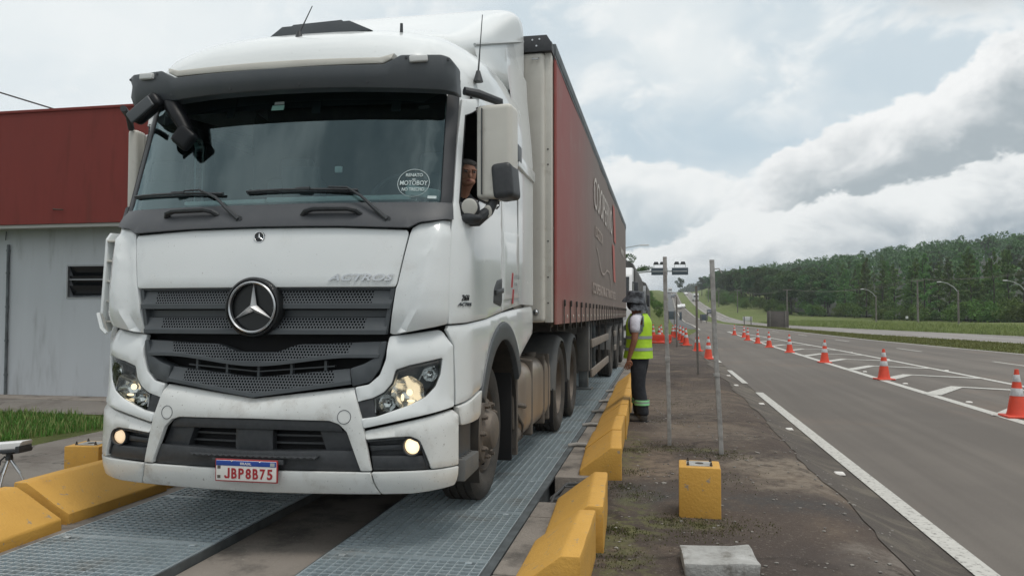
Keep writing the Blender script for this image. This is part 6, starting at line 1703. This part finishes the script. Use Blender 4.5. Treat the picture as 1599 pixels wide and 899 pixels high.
# driver leaning at the open cab window
drv = thing('person', (-1.62, 5.62, 1.75), 'grey-haired driver in dark shirt looking out of the open cab window', 'person')
V, E_, Rd = [(-1.66, 5.66, 1.80)], [], [(.15, .12)]
t1_ = chain(V, E_, Rd, [((-1.62, 5.64, 1.95), (.15, .12)), ((-1.55, 5.58, 2.12), (.155, .12)), ((-1.48, 5.52, 2.24), (.10, .085)), ((-1.425, 5.46, 2.30), .055), ((-1.39, 5.425, 2.345), (.060, .062)), ((-1.375, 5.405, 2.40), (.072, .084)), ((-1.375, 5.41, 2.455), (.070, .082)), ((-1.378, 5.42, 2.495), (.045, .05))], 0)
for sg, pts in ((1, [((-1.36, 5.62, 2.20), .065), ((-1.33, 5.56, 2.02), .048), ((-1.40, 5.36, 1.98), .038), ((-1.50, 5.24, 2.06), .028), ((-1.53, 5.21, 2.10), (.034, .02))]), (-1, [((-1.70, 5.50, 2.20), .065), ((-1.86, 5.44, 2.04), .048), ((-1.88, 5.28, 2.02), .038), ((-1.90, 5.22, 2.06), .028), ((-1.90, 5.19, 2.09), (.034, .02))])):
    hd = chain(V, E_, Rd, pts, 3); fingers(V, E_, Rd, hd - 1, hd, (0, -.7, .7), (1, 0, 0), (0, -.5, -.5), .9)
for V_i in range(len(V)): pass
loc = Vector(drv.location)
Vl = [tuple(Vector(v) - loc) for v in V]
skinned(Vl, E_, Rd, 'body', 'skin_face', drv, 0)
V, E_, Rd = [(-1.66, 5.66, 1.78)], [], [(.165, .135)]
chain(V, E_, Rd, [((-1.62, 5.64, 1.95), (.165, .135)), ((-1.55, 5.58, 2.12), (.17, .135)), ((-1.47, 5.51, 2.245), (.11, .095)), ((-1.435, 5.475, 2.285), (.075, .07)), ((-1.418, 5.452, 2.315), (.062, .06))], 0)
chain(V, E_, Rd, [((-1.35, 5.62, 2.19), .078), ((-1.325, 5.57, 2.04), .062), ((-1.36, 5.46, 1.99), .052)], 3); chain(V, E_, Rd, [((-1.70, 5.50, 2.19), .078), ((-1.85, 5.45, 2.05), .062)], 3)
skinned([tuple(Vector(v) - loc) for v in V], E_, Rd, 'shirt', 'shirt_dark', drv, 0)
fw = Vector((.42, -.88, -.12))
face_parts(drv, (-1.372, 5.412, 2.415), fw, (.05, .05, 1), 1.0, 'skin_face', drv)
b = MB(); up_ = Vector((.05, .05, 1)); f_ = fw.normalized()
for (d, z, r, s_) in ((-.022, .052, .082, (1, 1.06, .72)), (-.045, .01, .078, (1.02, .9, 1.0)), (.03, .075, .055, (1.15, .8, .45))):
    rt = Matrix((f_.cross(up_).normalized(), f_, up_.normalized())).transposed(); b.sph(Vector((-1.372, 5.412, 2.415)) + f_ * d + up_ * z, r, 20, scale=s_, rot=rt)
for v in b.b.verts: v.co += noise.noise_vector(v.co * 60) * .004
b.out('hair', 'hair', drv)
b = MB(); b.sph(Vector((-1.372, 5.412, 2.415)) + f_ * .045 - up_ * .062, .042, 16, scale=(1.25, .9, .7)); b.out('jaw', 'skin_face', drv)

# ------------------------------------------------------------------ vegetation
def leafquads(bb, c, s_, rnd, mi=0, flat=0.):
    n = Vector((rnd.gauss(0, 1), rnd.gauss(0, 1), rnd.gauss(0, 1) + flat)).normalized(); t_ = n.orthogonal().normalized(); t_ = Matrix.Rotation(rnd.uniform(0, 6.28), 3, n) @ t_; u = n.cross(t_)
    a, b_ = s_ * rnd.uniform(.6, 1.2), s_ * rnd.uniform(.4, .8)
    vs = [bb.verts.new(c + t_ * a), bb.verts.new(c + u * b_ + n * a * .15), bb.verts.new(c - t_ * a * .9), bb.verts.new(c - u * b_ + n * a * .1)]
    bb.faces.new(vs)
def pine_mesh(seed, h=12.5, n=2600):
    rnd = random.Random(seed); bb = bmesh.new()
    nb = 46; brs = []
    for k in range(nb):
        q = (k / nb) ** .9; z = h * (.07 + .91 * q) + rnd.uniform(-.2, .2); r = (2.5 * (1 - q) ** .75 + .30) * rnd.uniform(.6, 1.15) * (.65 + .35 * sm(q, 0, .15)); brs.append((z, r, rnd.uniform(0, 6.28)))
    for i in range(n):
        z, r, a = rnd.choice(brs); q = rnd.uniform(.12, 1) ** .7; a2 = a + rnd.gauss(0, .14)
        c = Vector((math.cos(a2) * r * q, math.sin(a2) * r * q, z + q * r * .28 + rnd.gauss(0, .13))); leafquads(bb, c, .23, rnd)
    me = bpy.data.meshes.new('pine_crown'); bb.to_mesh(me); bb.free(); me.materials.append(M['pine_leaf']); return me
def broad_mesh(seed, h=11, rad=3.6, n=3200, m_='broad_leaf', base=.28, ls=.27):
    rnd = random.Random(seed); bb = bmesh.new(); lobes = []
    for k in range(15):
        a = rnd.uniform(0, 6.28); q = rnd.uniform(0, .8); z = h * rnd.uniform(base + .08, .9); lobes.append((Vector((math.cos(a) * rad * q, math.sin(a) * rad * q, z)), rnd.uniform(.24, .46) * rad * (1.1 - .35 * abs(z / h - .6))))
    for i in range(n):
        c, r = rnd.choice(lobes); d = Vector((rnd.gauss(0, 1), rnd.gauss(0, 1), rnd.gauss(.15, 1))).normalized(); p = c + Vector((d.x, d.y, d.z * .72)) * r * rnd.uniform(.7, 1.05); leafquads(bb, p, ls, rnd, flat=.5)
    me = bpy.data.meshes.new('crown'); bb.to_mesh(me); bb.free(); me.materials.append(M[m_]); return me
def trunk_mesh(seed, h, r, limbs=5, spread=2.):
    rnd = random.Random(seed); b = MB(); pts = [(0, 0, -.4)] + [(rnd.gauss(0, .06) * k, rnd.gauss(0, .06) * k, h * k / 5) for k in range(1, 6)]
    b.tube(pts, [r * 1.25] + [r * (1 - .15 * k) for k in range(1, 6)], 7)
    for k in range(limbs):
        q = rnd.uniform(.4, .9); a = rnd.uniform(0, 6.28); z = h * q; s_ = spread * rnd.uniform(.5, 1)
        b.tube([(0, 0, z), (math.cos(a) * s_ * .5, math.sin(a) * s_ * .5, z + .5), (math.cos(a) * s_, math.sin(a) * s_, z + 1.1)], [r * .4, r * .28, r * .12], 5)
    me = bpy.data.meshes.new('trunk'); b.b.to_mesh(me); b.b.free(); me.materials.append(M['bark']); me.polygons.foreach_set('use_smooth', [True] * len(me.polygons)); return me
PINE = [(pine_mesh(s), trunk_mesh(s, 11.5, .16, 3, 1)) for s in (1, 2, 3, 4)]
BROAD = [(broad_mesh(s), trunk_mesh(s + 9, 7.0, .22, 7, 2.4)) for s in (5, 6, 7, 8, 9)]
BUSH = [(broad_mesh(s, 2.6, 1.9, 1100, 'bush_leaf', .1, .14), trunk_mesh(s + 40, 1.3, .05, 4, .7)) for s in (11, 12, 13)]
def tree(kind, x, y, sc_, lab, grp, cat='tree', rz=None, sz=None):
    cr, tk = kind; nm = {'tree': 'tree', 'pine tree': 'pine_tree', 'bush': 'bush'}[cat]
    r = thing(nm, (x, y, terr(x, y) - .05), lab, cat, grp); r.rotation_euler = (0, 0, rnd.uniform(0, 6.28)); r.scale = (sc_, sc_, sz or sc_)
    for n_, me in (('trunk' if cat != 'bush' else 'stem', tk), ('crown' if cat != 'bush' else 'foliage', cr)):
        o = bpy.data.objects.new(n_, me); col.objects.link(o); o.parent = r
rnd = random.Random(42)
cnt = 0
for row, (dd, step) in enumerate(((0, 3.9), (6, 4.5), (13, 5.5), (22, 7), (34, 9), (50, 12), (72, 15), (98, 18), (130, 20))):
    y = 58. if row < 4 else 80
    while y < 620 and cnt < 292:
        st = step * (1 + max(0, y - 130) / 230.)
        y += st * rnd.uniform(.75, 1.25)
        x = itp(FOR, y) + dd + rnd.uniform(-2, 2)
        azm = math.degrees(math.atan2(x, y))
        if azm > 26 or azm < 2.6: continue
        pine = (azm > 11.5 and row < 6 and rnd.random() < .93) or rnd.random() < .06
        if row > 5 and azm > 14: pine = rnd.random() < .35
        if pine: tree(PINE[cnt % 4], x, y, rnd.uniform(.82, 1.08) * .9, 'slender pine of the plantation edge across the highway', 'pines across the highway', 'pine tree', sz=rnd.uniform(.76, 1.0))
        else: tree(BROAD[cnt % 5], x, y, rnd.uniform(.75, 1.02) * (1 + .10 * (row > 3)), 'dark round-crowned tree of the wood on the hill', 'broadleaf trees of the hill wood')
        cnt += 1
print('forest', cnt)
# the far mass of the wood, nobody could count it
def mass():
    rnd = random.Random(5); bb = bmesh.new()
    for k in range(620):
        y = rnd.uniform(120, 680); x = itp(FOR, y) + rnd.uniform(25, 250); az_ = math.degrees(math.atan2(x, y))
        if az_ > 27 or az_ < 2.8: continue
        z = terr(x, y); h = rnd.uniform(8, 13); s_ = rnd.uniform(2.6, 4.6)
        for i in range(150):
            d = Vector((rnd.gauss(0, 1), rnd.gauss(0, 1), rnd.gauss(.3, 1))).normalized()
            leafquads(bb, Vector((x, y, z + h * .62)) + Vector((d.x * s_, d.y * s_, d.z * h * .40)) * rnd.uniform(.75, 1.05), .62, rnd)
    me = bpy.data.meshes.new('wood'); bb.to_mesh(me); bb.free(); o = link('woodland', me, None, ('broad_leaf',), smooth=False)
    setp(o, 'dense far wood covering the hill behind the front trees', 'wood', None, 'stuff')
mass()
# bushes before the pines
for i in range(100):
    y = 60 + i * 1.7 if i < 56 else 155 + (i - 56) * 5; x = itp(FOR, y) - rnd.uniform(2, 7) if i % 3 else itp(FOR, y) - rnd.uniform(0, 2.5); s_ = rnd.uniform(.7, 1.5)
    az_ = math.degrees(math.atan2(x, y))
    if az_ > 26: continue
    tree(BUSH[i % 3], x, y, s_, 'light green bush at the foot of the forest', 'bushes before the forest', 'bush')
# bank vegetation left of the road
for i in range(26):
    y = 74 + i * 7; x = itp(NL, y) - 3.4 - rnd.uniform(0, 4.5); s_ = rnd.uniform(.3, .6)
    if y < 84: x -= 1.5
    tree(BUSH[i % 3], x, y, s_, 'green shrub on the cut bank left of the road', 'shrubs on the left bank', 'bush')
tree(BROAD[0], -7.5, 150, .8, 'dark tree on top of the left bank behind the queued truck', None)
tree(BROAD[2], 12.6, 500, .9, 'tree standing on the crest left of the far road', None)
for i, (x, y) in enumerate(((24, 395), (21.5, 415), (26, 380))): tree(BROAD[i + 1], x, y, .95, ['round dark tree right of the far carriageway near the crest', 'second round tree right of the far carriageway near the crest', 'third tree at the tip of the wood near the crest'][i], None)
# flat-topped araucaria behind the queued truck
ar = thing('araucaria_tree', (-4.6, 120, terr(-4.6, 120)), 'flat-topped araucaria reaching above the queued truck', 'tree')
z_ = terr(-4.6, 120); b = MB(); b.tube([(-4.6, 120, z_ - .3), (-4.6, 120, 8.6)], [.2, .1], 8)
for k in range(8): a = k * .8; b.tube([(-4.6, 120, 7.6), (-4.6 + 1.6 * math.cos(a), 120 + 1.6 * math.sin(a), 7.7), (-4.6 + 3.0 * math.cos(a), 120 + 3.0 * math.sin(a), 8.3)], [.07, .05, .03], 5)
b.out('trunk', 'bark', ar)
bb = bmesh.new()
for k in range(8):
    a = k * .8
    for i in range(230): q = rnd.uniform(.55, 1.1); leafquads(bb, Vector((-4.6 + 3 * q * math.cos(a) + rnd.gauss(0, .28), 120 + 3 * q * math.sin(a) + rnd.gauss(0, .28), 7.4 + .95 * q + rnd.gauss(0, .17))), .12, rnd)
me = bpy.data.meshes.new('crown'); bb.to_mesh(me); bb.free(); link('crown', me, ar, ('broad_leaf',), smooth=False)
# far ridge with trees beyond the crest
def ridge():
    rnd = random.Random(9); bb = bmesh.new()
    for k in range(60):
        x = rnd.uniform(8, 62); y = rnd.uniform(900, 960); h = rnd.uniform(10, 17) ; zb = 12 + 14 * sm(x, 8, 40)
        for i in range(60):
            d = Vector((rnd.gauss(0, 1), rnd.gauss(0, 1), rnd.gauss(0, 1))).normalized(); leafquads(bb, Vector((x + d.x * 6, y + d.y * 6, zb + d.z * h * .6)), 2.2, rnd)
    me = bpy.data.meshes.new('w'); bb.to_mesh(me); bb.free(); o = link('far_wood', me, None, ('broad_leaf',), smooth=False); setp(o, 'bluish wood on the horizon beyond the crest of the road', 'wood', None, 'stuff')
ridge()
hill = MB(); hill.grid([[(x, y, (-12 + 26 * sm(x, -20, 30) * sm(y, 700, 900))) for x in (-300, -150, -60, -20, 0, 15, 30, 60, 120, 300)] for y in (700, 780, 860, 950, 1200, 1600)]); struct(hill.out('hill', 'grass_ground', sharp=80))

# grass and weeds as blade meshes
def blades(name, spots, m_, lab, hmin, hmax, wd, seed, cat='grass'):
    rnd = random.Random(seed); bb = bmesh.new()
    for (x, y) in spots:
        z = terr(x, y) + (.012 if abs(x) < 1.8 else 0); a = rnd.uniform(0, 6.28); h = rnd.uniform(hmin, hmax); ln = rnd.uniform(.1, .6) * h; w_ = wd * rnd.uniform(.7, 1.3)
        dx, dy = math.cos(a), math.sin(a); v = [bb.verts.new((x - dy * w_, y + dx * w_, z)), bb.verts.new((x + dy * w_, y - dx * w_, z)), bb.verts.new((x + dx * ln * .35 + dy * w_ * .7, y + dy * ln * .35 - dx * w_ * .7, z + h * .6)), bb.verts.new((x + dx * ln * .35 - dy * w_ * .7, y + dy * ln * .35 + dx * w_ * .7, z + h * .6)), bb.verts.new((x + dx * ln, y + dy * ln, z + h))]
        bb.faces.new((v[0], v[1], v[2], v[3])); bb.faces.new((v[3], v[2], v[4]))
    me = bpy.data.meshes.new(name); bb.to_mesh(me); bb.free(); o = link(name, me, None, (m_,), smooth=False); setp(o, lab, cat, None, 'stuff')
G = [(rnd.uniform(-13, -6.75), rnd.uniform(4, 9.7)) for _ in range(42000)]
G = [(x, y) for x, y in G if x < -6.95 + .9 * noise.noise(Vector((x * 1.5, y * 1.5, 0))) and noise.noise(Vector((x * .9, y * .9, 7))) > -.30 and y < 9.55 + .35 * noise.noise(Vector((x * 1.5, 3, 0))) + (.0 if x < -8 else -.2)]
G2 = G[:9000]; blades('dry_blades', G2, 'dry_grass', 'dry straw-coloured blades among the green grass strip', .05, .15, .006, 33)
blades('grass', G[9000:], 'grass_blade', 'bright green grass strip between the building and the concrete yard', .03, .115, .006, 3)
G = []
def cluster(cx_, cy_, r, n): 
    for _ in range(int(n * 2.4)): a = rnd.uniform(0, 6.28); q = r * 1.15 * rnd.random() ** .8; G.append((cx_ + math.cos(a) * q, cy_ + math.sin(a) * q))
for (x, y, r, n) in ((-.32, 5.2, .1, 120), (-.33, 6.5, .15, 120), (.05, 5.5, .16, 150), (.25, 5.42, .25, 260), (.5, 5.4, .25, 150), (-.25, 4.6, .2, 160), (-.22, 5.1, .16, 140), (.15, 5.1, .3, 110), (.02, 8.5, .3, 240), (.3, 8.3, .3, 120), (.62, 8.1, .25, 200), (-.2, 6.2, .2, 120), (-.26, 7.1, .18, 110), (-.05, 10.5, .5, 110), (-.28, 8.2, .15, 110), (-4.3, 6.5, .2, 100), (.2, 12.5, .8, 160), (-.2, 4.0, .12, 140), (-.15, 3.6, .15, 110), (.5, 6.9, .5, 90), (.3, 16, 1, 160), (.2, 21, 1, 200)): cluster(x, y, r, n)
blades('weeds', G, 'weed', 'sparse weeds and moss growing in the dirty asphalt beside the barriers', .004, .017, .0035, 4, 'weeds')
G = []
for _ in range(26000):
    y = rnd.uniform(32, 115); a, c = itp(NR, y) + .1, itp(FL, y) - .1; G.append((rnd.uniform(a, c), y))
blades('median_grass', G, 'dry_grass', 'short grass on the median between the carriageways', .03, .12, .03, 8)
G = []
for _ in range(26000):
    y = rnd.uniform(58, 140); a = itp(FR, y) + .2; G.append((a + abs(rnd.gauss(0, 7)), y))
blades('verge_grass', G, 'dry_grass', 'uneven grass along the far verge before the bushes', .10, .42, .03, 6)
# small stones and litter on the asphalt
bb = bmesh.new(); rs = random.Random(12)
for _ in range(420):
    x, y = rs.uniform(-.3, 1.7), rs.uniform(3.6, 12) ** 1.0
    s_ = rs.uniform(.004, .012) * (1.8 if rs.random() < .06 else 1); t2 = bmesh.new(); bmesh.ops.create_icosphere(t2, subdivisions=1, radius=s_)
    for v in t2.verts: v.co = Vector((v.co.x * rs.uniform(.8, 1.6), v.co.y * rs.uniform(.8, 1.4), v.co.z * .6)) + Vector((x, y, terr(x, y) + .018))
    me = bpy.data.meshes.new('t'); t2.to_mesh(me); t2.free(); bb.from_mesh(me); bpy.data.meshes.remove(me)
me = bpy.data.meshes.new('gravel'); bb.to_mesh(me); bb.free(); o = link('gravel', me, None, ('pebble',), smooth=False); setp(o, 'small stones scattered over the dirty asphalt', 'gravel', None, 'stuff')

# ------------------------------------------------------------------ air
hb = MB(); hb.b2((-1100, -60, -60), (1200, 2300, 75))
hz_ = hb.out('haze', ('concrete',), None, smooth=False); hz_.data.materials.clear()
hm = bpy.data.materials.new('haze_air'); tt = NT(hm); tt.n.remove(tt.n['Principled BSDF'])
pv = tt.add('ShaderNodeVolumePrincipled'); pv.inputs['Color'].default_value = (.86, .92, 1, 1); pv.inputs['Density'].default_value = .00032; pv.inputs['Anisotropy'].default_value = .2
tt.link(pv.outputs[0], tt.n['Material Output'].inputs['Volume']); hz_.data.materials.append(hm); setp(hz_, 'thin pale haze in the air over the highway', 'haze', None, 'stuff')
